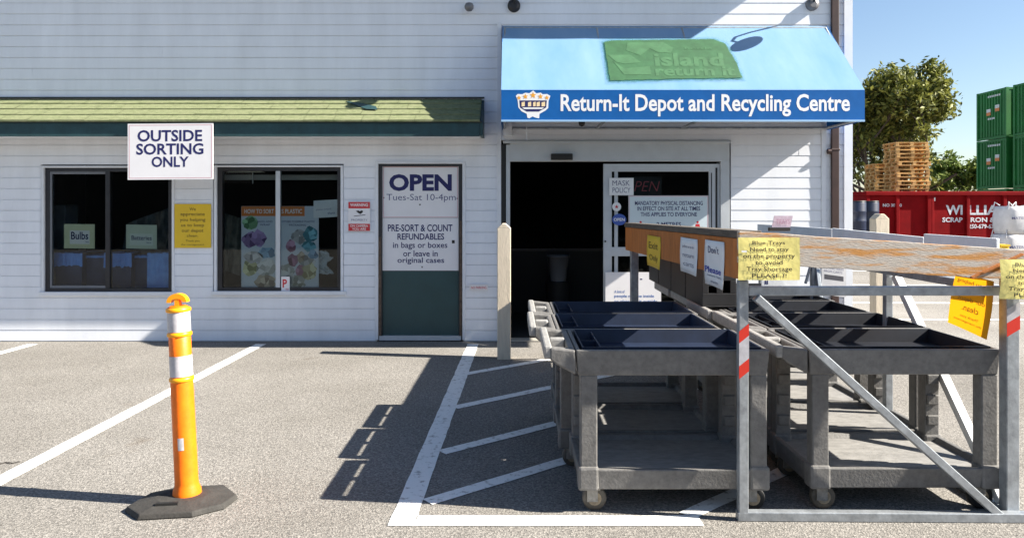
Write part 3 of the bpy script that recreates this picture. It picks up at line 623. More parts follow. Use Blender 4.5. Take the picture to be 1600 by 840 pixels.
mb = MB(); mb.lathe([(.11, 0), (.15, .34), (.155, .34), (.155, .36), (.14, .36), (.13, .30)], (px(872, 10.4), 10.4, .56), 20, caps=False); mb.build('bucket_body', M('pale_bucket', (.15, .16, .18), .5), t)
mb = MB(); mb.lathe([(.17, 0), (.17, .52)], (px(872, 10.4), 10.4, .035), 16); mb.build('bucket_stand', M('dark_stand', (.01, .01, .01), .7), t)

# ------------------------------------------------------------------ guard posts
def guard_post(x, Y, z, label):
    mb = MB(); h = .07
    mb.box(x - h, x + h, Y - h, Y + h, 0, z - .05)
    mb.add([(x - h, Y - h, z - .05), (x + h, Y - h, z - .05), (x + h, Y + h, z - .05), (x - h, Y + h, z - .05), (x - h * .25, Y - h, z), (x + h * .25, Y - h, z), (x + h * .25, Y + h, z), (x - h * .25, Y + h, z)], [(0, 1, 5, 4), (2, 3, 7, 6), (1, 2, 6, 5), (3, 0, 4, 7), (4, 5, 6, 7)])
    tag(mb.build('guard_post', cream_post, bevel=.006), label, 'post', 'wooden guard posts by the entrance')
Yp = F * EYE / (562 - HZ); guard_post(px(787.5, Yp), Yp + .07, pz(349, Yp), 'cream wooden guard post left of the open doorway')
guard_post(px(1379, 7.7), 7.77, pz(334, 7.7), 'cream wooden guard post behind the cart corral')

# ------------------------------------------------------------------ delineator post
bx, by = px(292, 3.97), 3.98
t = thing('delineator_post', (bx, by, 0), 'orange delineator post with white reflective bands on black rubber base', 'traffic post')
base = MB(); a = math.radians(8); hw, hd, hz = .275, .19, .045
ring = [(-1, -.35), (-.62, -1), (.35, -1), (.85, -.55), (1, .15), (.62, 1), (-.3, 1), (-.78, .62)]
def rot(u, v, k, z): x = u * hw * k; y = v * hd * k; return Vector((bx - .015 + x * math.cos(a) - y * math.sin(a), by - .015 + x * math.sin(a) + y * math.cos(a), z))
b0 = [rot(u, v, 1, .002) for u, v in ring]; b1 = [rot(u, v, .96, .03) for u, v in ring]; b2 = [rot(u, v, .5, .055) for u, v in ring]
base.add(b0 + b1 + b2, [tuple(range(7, -1, -1))] + [(i, (i + 1) % 8, 8 + (i + 1) % 8, 8 + i) for i in range(8)] + [(8 + i, 8 + (i + 1) % 8, 16 + (i + 1) % 8, 16 + i) for i in range(8)] + [tuple(range(16, 24))])
bo = base.build('rubber_base', base_m, t, bevel=.006)
mb = MB(); mb.beam(rot(-.38, -.62, 1, .048), rot(.02, -.62, 1, .048), .02, .02); mb.build('hand_slot', black_p, bo)
TL = Matrix.Translation((bx, by, 0)) @ Matrix.Rotation(-.048, 4, 'Y')
mb = MB(); mb.lathe([(.073, .05), (.071, .075), (.062, .10), (.0595, .12), (.0575, .6), (.0565, .66)], n=28, T=TL); mb.build('post', orange_p, t)
for z in (.66, .90, 1.03):
    mb = MB(); mb.lathe([(.0565, z - .004), (.063, z), (.063, z + .014), (.0565, z + .02)], n=28, T=TL, caps=False); mb.build('collar', yellow_pl, t)
mb = MB(); mb.lathe([(.0565, .656), (.055, 1.05), (.04, 1.06), (.001, 1.062)], n=28, T=TL, caps=False); mb.build('upper_post', orange_p, t)
for z0_, z1_ in ((.685, .795), (.922, 1.028)):
    mb = MB(); mb.lathe([(.0578, z0_), (.0574, z1_)], n=28, T=TL, caps=False); mb.build('reflective_band', reflect_m, t)
mb = MB(); n = 12; pts = []
for k in range(n + 1):
    q = math.pi * k / n; pts.append((.052 * math.cos(q), 1.075 + .045 * math.sin(q)))
def tb(x, z, y): return TL @ Vector((x, y, z))
outer = [(.054 * math.cos(math.pi * k / n), 1.078 + .047 * math.sin(math.pi * k / n)) for k in range(n + 1)]
inner = [(.032 * math.cos(math.pi * k / n), 1.078 + .020 * math.sin(math.pi * k / n)) for k in range(n + 1)]
for k in range(n):
    q = [outer[k], outer[k + 1], inner[k + 1], inner[k]]; mb.prism([tb(x, z, -.02) for x, z in q], TL.to_3x3() @ Vector((0, .04, 0)))
mb.prism([tb(x, z, -.018) for x, z in [(-.012, 1.05), (.012, 1.05), (.012, 1.1), (-.012, 1.1)]], TL.to_3x3() @ Vector((0, .036, 0)))
mb.build('top_handle', yellow_pl, t)
mb = MB()
for k in range(4):
    t0, t1 = -1.75 + k * .13, -1.75 + (k + 1) * .13
    mb.add([TL @ Vector((.0602 * math.cos(q), .0602 * math.sin(q), z)) for q, z in ((t0, .30), (t1, .30), (t1, .365), (t0, .365))], [(0, 1, 2, 3)])
mb.build('white_sticker', reflect_m, t, fixn=False)

# ------------------------------------------------------------------ utility carts
def make_cart(loc, label):
    t = thing('utility_cart', loc, label, 'utility cart', 'grey utility carts in two rows'); L0 = Vector(loc)
    def B(m, *a, **k):
        a = list(a); a[0] += L0.x; a[1] += L0.x; a[2] += L0.y; a[3] += L0.y; a[4] += L0.z; a[5] += L0.z; m.box(*a, **k)
    def V(*p): return Vector(p) + L0
    def tray(m, x0, x1, y0, y1, zb, zf, zt, th, tp=.012):   # open tray with thick rim
        o0 = [(x0 + tp, y0 + tp), (x1 - tp, y0 + tp), (x1 - tp, y1 - tp), (x0 + tp, y1 - tp)]; o1 = [(x0, y0), (x1, y0), (x1, y1), (x0, y1)]
        i1 = [(x0 + th, y0 + th), (x1 - th, y0 + th), (x1 - th, y1 - th), (x0 + th, y1 - th)]; i0 = [(a + (.02 if a < (x0 + x1) / 2 else -.02), b + (.02 if b < (y0 + y1) / 2 else -.02)) for a, b in i1]
        vs = [V(*q, zb) for q in o0] + [V(*q, zt) for q in o1] + [V(*q, zt) for q in i1] + [V(*q, zf) for q in i0]
        fs = [(3, 2, 1, 0)]
        for r in range(3): fs += [(r * 4 + k, r * 4 + (k + 1) % 4, r * 4 + 4 + (k + 1) % 4, r * 4 + 4 + k) for k in range(4)]
        m.add(vs, fs); m.add([V(*q, zf) for q in i0], [(0, 1, 2, 3)], 1)
    m = MB(); tray(m, .165, 1.165, .005, .645, .715, .775, .85, .022); m.build('top_shelf', [cart_m, cart_floor], t, bevel=.007)
    m = MB(); tray(m, .18, 1.165, .01, .64, .125, .205, .232, .03); m.build('bottom_shelf', [cart_m, cart_floor], t, bevel=.007)
    h = MB()   # moulded handle: side cheeks that taper upwards, grip bar, cross bars leaving two openings
    for y0, y1 in ((.007, .065), (.585, .643)):
        h.prism([V(.163, y0, .72), V(.06, y0, .775), V(.03, y0, .80), V(.03, y0, .862), V(.163, y0, .848)], (0, y1 - y0, 0), 0)
    h.box(L0.x + .0, L0.x + .042, L0.y + .012, L0.y + .638, .802, .868, 1)
    B(h, .128, .163, .065, .585, .765, .849); B(h, .042, .128, .300, .350, .79, .858, mi=1); B(h, .042, .062, .065, .30, .78, .80); B(h, .042, .062, .35, .585, .78, .80)
    h.build('handle', [cart_m, handle_m], t, bevel=.010)
    for x0, x1 in ((.19, .277), (1.07, 1.155)):
        for y0, y1 in ((.02, .10), (.55, .63)):
            g = MB(); B(g, x0, x1, y0, y1, .228, .718)
            yc = y1 if y0 < .3 else y0; s = 1 if y0 < .3 else -1
            for zz in (.33, .45, .57, .66): B(g, x0 + .008, x1 - .008, min(yc, yc + s * .014), max(yc, yc + s * .014), zz - .03, zz + .03)
            g.build('leg', cart_m, t, bevel=.012)
    for x0, x1 in ((.177, .284), (1.064, 1.168)):
        for y0, y1 in ((.006, .108), (.542, .644)):
            g = MB(); B(g, x0, x1, y0, y1, .121, .245); g.build('corner_socket', cart_m, t, bevel=.014)
    for x in (.255, 1.085):
        for y in (.085, .565):
            c = MB(); B(c, x - .04, x + .04, y - .04, y + .04, .112, .124); B(c, x - .028, x + .028, y - .034, y - .029, .05, .113); B(c, x - .028, x + .028, y + .029, y + .034, .05, .113)
            cc = c.build('caster', fork_m, t)
            T = Matrix.Translation(V(x + .012, y, .0635)) @ Matrix.Rotation(math.pi / 2, 4, 'X')
            q = MB(); q.lathe([(.035, -.023), (.058, -.023), (.0632, -.016), (.0632, .016), (.058, .023), (.035, .023)], n=24, T=T); q.build('wheel', rubber if x > .5 else wheel_m, cc)
            q = MB(); q.lathe([(.036, -.026), (.012, -.03), (.012, .03), (.036, .026)], n=16, T=T); q.build('hub', hub_m, cc)
    return t
CX = .165
c0 = make_cart((CX, 3.82, 0), 'front utility cart of the left row, bare and nearest the painted hatching')
def cart(x, y, label): o = copy_tree(c0); o.location = (x, y, 0); o['label'] = label
cart(.105, 4.485, 'middle utility cart of the left row, its handle coloured sunlit-pale and jutting beyond the front cart')
cart(.125, 5.14, 'rear utility cart of the left row, closest to the open doorway')
XRr = 1.372
for k, l in enumerate(('front utility cart of the right row, behind the diagonal steel brace', 'second utility cart from the front in the right row', 'third utility cart from the front in the right row', 'fourth utility cart from the front in the right row', 'rearmost utility cart of the right row, carrying the black crate')):
    cart(XRr + (0, .02, -.01, .015, 0)[k], 3.84 + .672 * k, l)
# black crates on the rear carts, row lengthened to fill the ground shadow
blackpl = M('black_crate_plastic', (.018, .019, .021), .5, var=.2, vs=12)
def black_crate(x0, x1, y0, y1, z0, z1, label):
    t = thing('black_crate', ((x0 + x1) / 2, (y0 + y1) / 2, z0), label, 'crate', 'black crates on the rear carts'); mb = MB()
    mb.box(x0, x1, y0, y1, z0, z0 + .012)
    w_ = (x1 - x0)
    for y in (y0, y1 - .012):
        mb.box(x0, x1, y, y + .012, z0 + .012, z0 + .10); zt_ = z0 + .19
        mb.box(x0, x0 + w_ * .18, y, y + .012, z0 + .10, zt_); mb.box(x0 + w_ * .42, x0 + w_ * .60, y, y + .012, z0 + .10, zt_); mb.box(x1 - w_ * .18, x1, y, y + .012, z0 + .10, zt_); mb.box(x0, x1, y, y + .012, zt_, z1)
    mb.box(x0, x0 + .012, y0 + .012, y1 - .012, z0 + .012, z1); mb.box(x1 - .012, x1, y0 + .012, y1 - .012, z0 + .012, z1)
    mb.build('crate_body', blackpl, t, bevel=.003)
    mb = MB(); mb.prism([(x0 - .012, y0 - .014, z1), (x1 + .012, y0 - .014, z1), (x1 + .012, y1 + .014, z1), (x0 - .012, y1 + .014, z1)], (0, 0, .012)); mb.build('lid', blackpl, t)
for y0_, y1_, l in ((5.36, 5.875, 'foremost of the four black crates on the right carts, added to cast shadow, behind the white papers'), (5.90, 6.415, 'second black crate from the front of the four on the right carts'), (6.44, 6.955, 'third black crate from the front of the four on the right carts'), (6.98, 7.45, 'farthest of the four black crates, added to cast shadow, beside the entrance')):
    black_crate(1.375, 1.62, y0_, y1_, .865, 1.335, l)
# trays lying in the cart tops, shade put into their dark colours
tray_m = M('shade_blue_tray_plastic', (.010, .018, .042), .5, var=.25, vs=8, spec=.4); tray_k = M('shade_black_tray_plastic', (.010, .012, .018), .5, var=.3, vs=8, spec=.3)
def shade_tray(x, y, label, m_):
    t = thing('shade_coloured_tray', (x + .67, y + .325, .777), label, 'tray', 'shade-coloured trays lying in the cart tops')
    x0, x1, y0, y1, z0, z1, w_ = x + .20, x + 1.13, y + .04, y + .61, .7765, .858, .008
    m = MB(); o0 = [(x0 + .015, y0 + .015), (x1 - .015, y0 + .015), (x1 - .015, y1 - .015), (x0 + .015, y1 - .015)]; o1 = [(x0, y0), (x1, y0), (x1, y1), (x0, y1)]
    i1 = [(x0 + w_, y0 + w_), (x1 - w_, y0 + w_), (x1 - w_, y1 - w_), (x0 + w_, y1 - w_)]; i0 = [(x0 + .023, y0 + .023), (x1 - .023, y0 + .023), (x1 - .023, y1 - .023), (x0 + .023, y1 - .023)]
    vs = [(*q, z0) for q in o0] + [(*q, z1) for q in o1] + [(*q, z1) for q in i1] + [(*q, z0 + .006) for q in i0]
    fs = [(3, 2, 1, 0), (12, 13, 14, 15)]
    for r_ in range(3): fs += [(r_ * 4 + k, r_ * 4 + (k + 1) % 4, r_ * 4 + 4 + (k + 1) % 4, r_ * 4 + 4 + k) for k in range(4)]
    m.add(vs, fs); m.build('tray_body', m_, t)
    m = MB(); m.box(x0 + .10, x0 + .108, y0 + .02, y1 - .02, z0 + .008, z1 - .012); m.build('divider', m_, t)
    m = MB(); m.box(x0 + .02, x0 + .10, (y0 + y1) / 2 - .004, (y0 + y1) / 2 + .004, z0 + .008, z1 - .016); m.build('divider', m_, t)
for (x, y), l in zip(((CX, 3.82), (.105, 4.485), (.125, 5.14)), ('front', 'middle', 'rear')): shade_tray(x, y, 'tray coloured dark blue as shade, lying in the top of the %s cart of the left row' % l, tray_m)
for k, l in enumerate(('front', 'second', 'third', 'fourth', 'rearmost')): shade_tray(XRr + (0, .02, -.01, .015, 0)[k], 3.84 + .672 * k, 'tray coloured black as shade, lying in the top of the %s cart of the right row' % l, tray_k)

# ------------------------------------------------------------------ cart corral
cor = thing('cart_corral', (1.85, 5.6, 0), 'galvanised steel cart corral with plank rails around the grey carts', 'cart corral')
FY = 3.745
xl, xr = px(1162.5, FY), px(1586, FY)
def part(name, m, mat, bev=.004): return m.build(name, mat, cor, bevel=bev)
def post(x, y, z0, z1, s=.048):
    m = MB(); m.box(x - s / 2, x + s / 2, y - s / 2, y + s / 2, z0, z1); return part('post', m, steel)
pl_ = post(xl, FY + .024, .0, 1.215); prr = post(xr + .01, FY + .06, .0, 1.34, .065)
for pst, s, zc, x in ((pl_, .048, pz(550, FY), xl), (prr, .065, pz(512, FY), xr + .01)):
    y = FY if pst is pl_ else FY + .0275
    m = MB(); xa, xb = x - s / 2 - .001, x + s / 2 + .001; e = .002; dz = .045
    bands = [(zc + .065, zc + .125), (zc - .115, zc - .05)] if pst is pl_ else [(zc - .03, zc + .04)]
    for z0, z1 in bands: m = MB(); m.prism([(xa, y - e, z0 - .02), (xb, y - e, z0 + .02), (xb, y - e, z1 + .02), (xa, y - e, z1 - .02)], (0, .0015, 0)); m.build('red_tape', red_tape, pst)
    m = MB(); z0, z1 = (zc - .05, zc + .065) if pst is pl_ else (zc + .04, zc + .11)
    m.prism([(xa, y - e, z0 - .02), (xb, y - e, z0 + .02), (xb, y - e, z1 + .02), (xa, y - e, z1 - .02)], (0, .0015, 0)); m.build('white_tape', reflect_m, pst)
post(1.235, 7.5, 0, 1.40, .075); post(2.52, 4.98, 0, 1.2); post(2.52, 6.2, 0, 1.2); post(2.52, 7.5, 0, 1.2)
m = MB(); m.beam((xl - .03, FY + .024, .024), (xr + .25, FY + .0, .024), .048, .046); fr_ = part('bottom_rail', m, steel)
m = MB()
for xx in (1225, 1435, 1560, 1597): m.lathe([(.016, .0), (.016, .002)], (0, 0, 0), 10, T=Matrix.Translation((px(xx, FY), FY - .001, .027 + random.uniform(-.01, .01))) @ Matrix.Rotation(math.pi / 2, 4, 'X'))
m.build('rust_spot', rust, fr_)
m = MB(); m.beam((xl + .026, FY + .024, pz(455, FY)), (xr - .02, FY + .03, pz(455, FY)), .042, .046); part('top_rail', m, steel)
m = MB(); m.beam(P(1181, 464, FY + .01), P(1563, 806, FY + .01), .04, .05, up=(0, -1, 0)); part('brace', m, steel)
m = MB(); m.beam((xr + .0, FY + .1, .024), (2.52, 7.5, .024), .046, .046); part('bottom_rail', m, steel)
m = MB(); m.beam((2.52, 3.86, 1.16), (2.52, 7.5, 1.16), .042, .046); part('top_rail', m, steel)
m = MB(); m.beam((1.25, 7.5, 1.15), (2.50, 7.5, 1.15), .042, .046); part('top_rail', m, steel)
m = MB(); m.beam((2.55, 4.93, 1.13), (2.55, 3.86, .05), .045, .05, up=(1, 0, 0)); part('brace', m, M('sunlit_galvanised_steel', (.62, .63, .63), .5, metal=.2, var=.1, vs=14))  # side brace in lighter steel, sunlight painted into the colour
m = MB(); m.beam((2.54, 6.1, .8), (2.54, 6.2, 1.15), .03, .03, up=(1, 0, 0)); m.beam((2.45, 6.2, .95), (2.5, 6.2, 1.12), .02, .02); part('strut', m, steel)
# planks
m = MB(); za, zb = pz(360.5, FY), pz(390, FY)
PX0, PX1, PX2 = px(1153, 3.72), px(1600, 3.72), px(1660, 3.72)
k = (zb - za) / (PX1 - PX0); zc = za + k * (PX2 - PX0)
nseg = 24; vs = []; rr = random.Random(4)
for i in range(nseg + 1):
    x = PX0 + (PX2 - PX0) * i / nseg; zt = za + k * (x - PX0) + rr.uniform(-.002, .002); zbt = zt - .155 + rr.uniform(-.003, .003)
    vs += [(x, 3.70, zbt), (x, 3.70, zt), (x, 3.738, zt), (x, 3.738, zbt)]
fs = [(i * 4 + a, (i + 1) * 4 + a, (i + 1) * 4 + (a + 1) % 4, i * 4 + (a + 1) % 4) for i in range(nseg) for a in range(4)] + [(0, 1, 2, 3), (nseg * 4 + 3, nseg * 4 + 2, nseg * 4 + 1, nseg * 4)]
m.add(vs, fs); part('front_plank', m, wood_front, .003)
m = MB(); m.beam((px(1518, 3.69), 3.694, pz(434, 3.69)), (px(1598, 3.69), 3.694, pz(397, 3.69)), .012, .02, up=(0, -1, 0)); part('batten', m, wood_side, .002)
m = MB(); x0, x1 = 1.155, 1.185
m.add([(x0, 3.75, 1.218), (x1, 3.75, 1.218), (x1, 7.56, 1.155), (x0, 7.56, 1.155), (x0, 3.75, 1.425), (x1, 3.75, 1.425), (x1, 7.56, 1.385), (x0, 7.56, 1.385)], [(3, 2, 1, 0), (4, 5, 6, 7), (0, 1, 5, 4), (1, 2, 6, 5), (2, 3, 7, 6), (3, 0, 4, 7)]); part('side_plank', m, wood_side, .003)
m = MB(); x0, x1 = 1.147, 1.26
m.add([(x0, 3.745, 1.427), (x1, 3.745, 1.427), (x1, 7.58, 1.387), (x0, 7.58, 1.387), (x0, 3.745, 1.466), (x1, 3.745, 1.466), (x1, 7.58, 1.432), (x0, 7.58, 1.432)], [(3, 2, 1, 0), (4, 5, 6, 7), (0, 1, 5, 4), (1, 2, 6, 5), (2, 3, 7, 6), (3, 0, 4, 7)]); part('cap_board', m, wood_cap, .005)
for ya, yb, zt, sl in ((3.80, 4.47, 1.425, .0), (4.48, 5.75, 1.405, .02), (5.76, 7.5, 1.42, .0)):
    m = MB(); x0, x1 = 2.478, 2.496
    m.add([(x0, ya, zt - .2), (x1, ya, zt - .2), (x1, yb, zt - .2 + sl), (x0, yb, zt - .2 + sl), (x0, ya, zt), (x1, ya, zt), (x1, yb, zt + sl), (x0, yb, zt + sl)], [(3, 2, 1, 0), (4, 5, 6, 7), (0, 1, 5, 4), (1, 2, 6, 5), (2, 3, 7, 6), (3, 0, 4, 7)]); part('side_board', m, white_board, .003)

_t = orange_sign.node_tree; _tl = _t.nodes.new('ShaderNodeBsdfTranslucent'); _tl.inputs[0].default_value = (.62, .27, .005, 1); _mx = _t.nodes.new('ShaderNodeMixShader'); _mx.inputs[0].default_value = .55
_t.links.new(_t.nodes['Principled BSDF'].outputs[0], _mx.inputs[1]); _t.links.new(_tl.outputs[0], _mx.inputs[2]); _t.links.new(_mx.outputs[0], _t.nodes['Material Output'].inputs[0])
# papers and signs on the corral
tray_lines = lambda x0, x1, y0, y1, f=1: [(s, x0 + (x1 - x0) * a, x0 + (x1 - x0) * b, y0 + (y1 - y0) * c, y0 + (y1 - y0) * d, black_p, .012) for s, a, b, c, d in
    (('Blue Trays', .22, .76, .08, .19), ('Need to stay', .18, .82, .23, .35), ('on the property', .07, .92, .38, .51), ('to avoid', .27, .72, .535, .635), ('Tray Shortage', .13, .87, .685, .815), ('PLEASE !!', .22, .78, .85, .94))]
signt('yellow_notice', 'crinkled yellow Blue Trays notice on the left front corner of the corral', 1153.5, 1250, 371, 437.5, 3.685, paleyellow, tray_lines(1153.5, 1250, 371, 437.5), cat='notice', bulge=.006, extras=[('tape_bit', white_p, [R(1158, 1166, 391, 394)])])
signt('yellow_notice', 'crinkled yellow notice at the right end of the front plank, cut by the frame edge', 1562, 1662, 405, 467, 3.67, paleyellow, tray_lines(1562, 1662, 405, 467), cat='notice', bulge=.012)
def side_paper(name, label, mat, ya, yb, z0, z1, lines, cat='paper'):
    mb = MB(); n = 6; x = 1.150
    def fn(u, v, off=0): return Vector((x - off - .006 * math.sin(v * 3 + u * 4) - .004, ya + (yb - ya) * u, z1 + (z0 - z1) * v))
    vs = [fn(i / n, j / n) for j in range(n + 1) for i in range(n + 1)]
    mb.add(vs, [(j * (n + 1) + i, (j + 1) * (n + 1) + i, (j + 1) * (n + 1) + i + 1, j * (n + 1) + i + 1) for j in range(n) for i in range(n)], 0, True)
    o = tag(mb.build(name, mat, solid=.0012), label, cat)
    q = {}
    for s, a, b, c, d, m, bo in lines: q.setdefault(m.name, (m, MB()))[1].text(s, a, b, c, d, lambda u, v: fn(u, v, .0035), bo)
    for m, z in q.values(): z.build('lettering', m, o, fixn=False)
def yd(x): return 1.155 * F / (x - 800)
side_paper('yellow_notice', 'narrow bright yellow notice at the far end of the brown side plank', yellow_sign, yd(1013.5), yd(1033), 1.10, 1.355, [('Exit', .2, .8, .2, .42, brown_txt, .01), ('Only', .2, .8, .6, .85, brown_txt, .01)], 'notice')
side_paper('paper_notice', 'faded white paper in the middle of the brown side plank', paper, yd(1066), yd(1091), 1.155, 1.385, [('please', .2, .8, .2, .3, navy2, -.01), ('return', .2, .8, .45, .55, navy2, -.01), ('carts', .2, .8, .7, .8, navy2, -.01)])
side_paper('paper_notice', 'white paper with bold blue print at the near end of the brown side plank', paper, yd(1104.5), yd(1133), 1.135, 1.395, [("Don't", .25, .75, .12, .28, navy, .0), ('Please', .05, .85, .58, .72, M('blue_marker', (.02, .04, .35), .6), .02), ('return here', .15, .9, .75, .80, navy2, 0), ('thanks', .3, .7, .88, .93, navy2, 0)])
# amber sign hung on the right rail, seen from behind with its writing showing through
mb = MB()
A, B_, Cc, D = Vector((2.468, 4.12, 1.235)), Vector((2.468, 3.80, 1.205)), Vector((2.44, 3.81, .905)), Vector((2.44, 4.165, .94))
def bil(u, v, off=0):
    p = A.lerp(B_, u).lerp(D.lerp(Cc, u), v); return p + Vector((-off - .006 * math.sin(v * 4 + u * 3), 0, 0))
n = 6; mb.add([bil(i / n, j / n) for j in range(n + 1) for i in range(n + 1)], [(j * (n + 1) + i, (j + 1) * (n + 1) + i, (j + 1) * (n + 1) + i + 1, j * (n + 1) + i + 1) for j in range(n) for i in range(n)], 0, True)
o = tag(mb.build('amber_sign', orange_sign, fixn=False), 'amber sign hanging askew from the right rail with its writing mirrored', 'sign')
q = MB()
for s, a, b, c, d in (('you helping', .12, .85, .10, .19), ('us to keep', .2, .85, .24, .33), ('our depot', .2, .85, .40, .51), ('clean.', .32, .72, .55, .66), ('Thank you', .3, .75, .74, .80), ('the management', .15, .85, .83, .88)): q.text(s, a, b, c, d, lambda u, v: bil(u, v, .006), .012, mirror=True)
q.build('lettering', M('amber_brown_print', (.30, .15, .01), .6), o, fixn=False)
# grey notice with dark bar on the back of the corral and white sheet beside it
signt('grey_notice', 'tilted grey notice with a dark bar hanging inside the back of the corral', 1284, 1322, 414, 462, 6.15, M('grey_paper', (.55, .55, .57), .7, var=.06), [('REMOVE TRAYS', 1288, 1318, 418, 421, navy2, 0), ('FROM CARTS', 1288, 1316, 423, 426, navy2, 0)], cat='notice', th=.003, extras=[('dark_bar', M('dark_grey_print', (.06, .06, .075), .6), [R(1288, 1318, 430, 437.5)])], skew=5)
signt('white_notice', 'white sheet hanging behind the yellow Blue Trays notice', 1190, 1246, 425, 447, 6.9, paper, [('II', 1195, 1200, 438, 444, navy, .03)], cat='notice', th=.003)
t = thing('card_holder', (px(1220, 3.75), 3.76, pz(362, 3.75)), 'small pink card in a dark clip standing on the front corner of the corral', 'card')
mb = MB(); mb.prism([P(1206, 355, 3.75), P(1235, 355, 3.75), P(1239, 337, 3.75), P(1210, 337, 3.75)], (0, .004, 0)); cd = mb.build('card', M('pink_card', (.52, .42, .50), .6, var=.2, vs=60), t)
mb = MB(); mb.text('TRAYS', 1213, 1234, 342, 350, plane(3.747), 0); mb.build('lettering', M('faded_pink_print', (.40, .22, .33), .6), cd, fixn=False)
mb = MB(); mb.bpx(1203, 1235, 355.5, 361, 3.742, 3.77); mb.build('clip', black_p, t)

# ------------------------------------------------------------------ background yard
red_bin = M('dark_red_paint', (.185, .003, .005), .8, spec=.1, var=.25, vs=1.6, bump=.1, bs=8)
BY = 25.0; X0 = px(1352, BY); X1 = X0 + 9; zt = pz(299, BY)
t = thing('scrap_bin', ((X0 + X1) / 2, BY + 1.2, 0), 'long dark red scrap bin with white lettering behind the parking lot', 'scrap bin')
mb = MB(); mb.box(X0, X1, BY, BY + .05, .25, zt - .12); mb.box(X0, X1, BY + 2.35, BY + 2.4, .25, zt - .12); mb.box(X0, X0 + .05, BY + .05, BY + 2.35, .25, zt - .12); mb.box(X1 - .05, X1, BY + .05, BY + 2.35, .25, zt - .12); mb.box(X0, X1, BY + .05, BY + 2.35, .25, .3)
mb.build('bin_body', red_bin, t)
mb = MB(); x = X0
ribs = [1352, 1398, 1447, 1452, 1508, 1565, 1625, 1690]
for r_ in ribs: mb.box(px(r_, BY), px(r_, BY) + .12, BY - .09, BY, .25, zt - .12)
mb.box(X0 - .04, X1 + .04, BY - .12, BY + .06, zt - .14, zt); mb.box(X0 - .04, X1 + .04, BY + 2.34, BY + 2.52, zt - .14, zt); mb.box(X0 - .04, X0 + .1, BY + .06, BY + 2.34, zt - .14, zt); mb.box(X0, X1, BY - .1, BY, .2, .36)
mb.build('rib', red_bin, t, bevel=.02)
mb = MB()
for xx in (X0 + .5, X1 - .5):
    for yy in (BY + .4, BY + 2): mb.lathe([(.12, -.1), (.12, .1)], (0, 0, 0), 14, T=Matrix.Translation((xx, yy, .12)) @ Matrix.Rotation(math.pi / 2, 4, 'Y'))
mb.build('roller', rubber, t)
L = plane(BY - .006); bl = .03; aged = M('aged_white_paint', (.55, .56, .6), .6, var=.15, vs=9)
for body, a, b, c, d in (('WI', 1478, 1504, 320.5, 335.5), ('LLIA', 1513.5, 1560, 320.5, 335.5), ('MS', 1571, 1605, 320.5, 335.5), ('SCRAP', 1472.5, 1504, 339.5, 347), ('IRON &', 1513.5, 1555, 339.5, 347), ('METAL', 1571, 1610, 339.5, 347), ('250-679-6331', 1513.5, 1560, 350, 357), ('NO 30060', 1379.5, 1409, 318, 323)):
    mb = MB(); mb.text(body, a, b, c, d, L, bl); mb.build('lettering', aged, t, fixn=False)
mb = MB(); mb.bpx(1458, 1461.5, 308.5, 314, BY - .02, BY - .003); mb.build('marker_plate', white_p, t)
# pallets
pw = M('pallet_wood', (.52, .31, .11), .8, var=.35, vs=5, bump=.2, bs=30)
PL, PW_ = 1.2, 1.0
m = MB()
for i in (-1, 0, 1):
    for j in (-1, 0, 1): m.box(i * .53 - .06, i * .53 + .06, j * .44 - .055, j * .44 + .055, .0225, .0945)
    m.box(-PL / 2, PL / 2, i * .44 - .058, i * .44 + .058, 0, .022); m.box(i * .53 - .062, i * .53 + .062, -PW_ / 2, PW_ / 2, .095, .117)
for k in range(8): a = -PW_ / 2 + k * (PW_ - .095) / 7; m.box(-PL / 2, PL / 2, a, a + .095, .1175, .14)
proto = m.build('pallet', pw); proto.location = (0, 0, 0)
rr = random.Random(2); first = True
for cxp, Yc, n, ang, g, lab in ((1416, 27.6, 28, -2, 'pallets in the tall stack', 'plain wooden pallet in the tall stack behind the red bin'), (1383, 28.9, 23, -4, 'pallets in the low stack', 'plain wooden pallet in the lower stack left of the tall one')):
    for i in range(n):
        o = proto if first else proto.copy()
        if not first: C.objects.link(o)
        first = False
        o.location = (px(cxp, Yc) + rr.uniform(-.04, .04), Yc + rr.uniform(-.04, .04), .001 + i * .1425); o.rotation_euler = (0, 0, math.radians(ang + rr.uniform(-3, 3)))
        tag(o, lab, 'pallet', g)
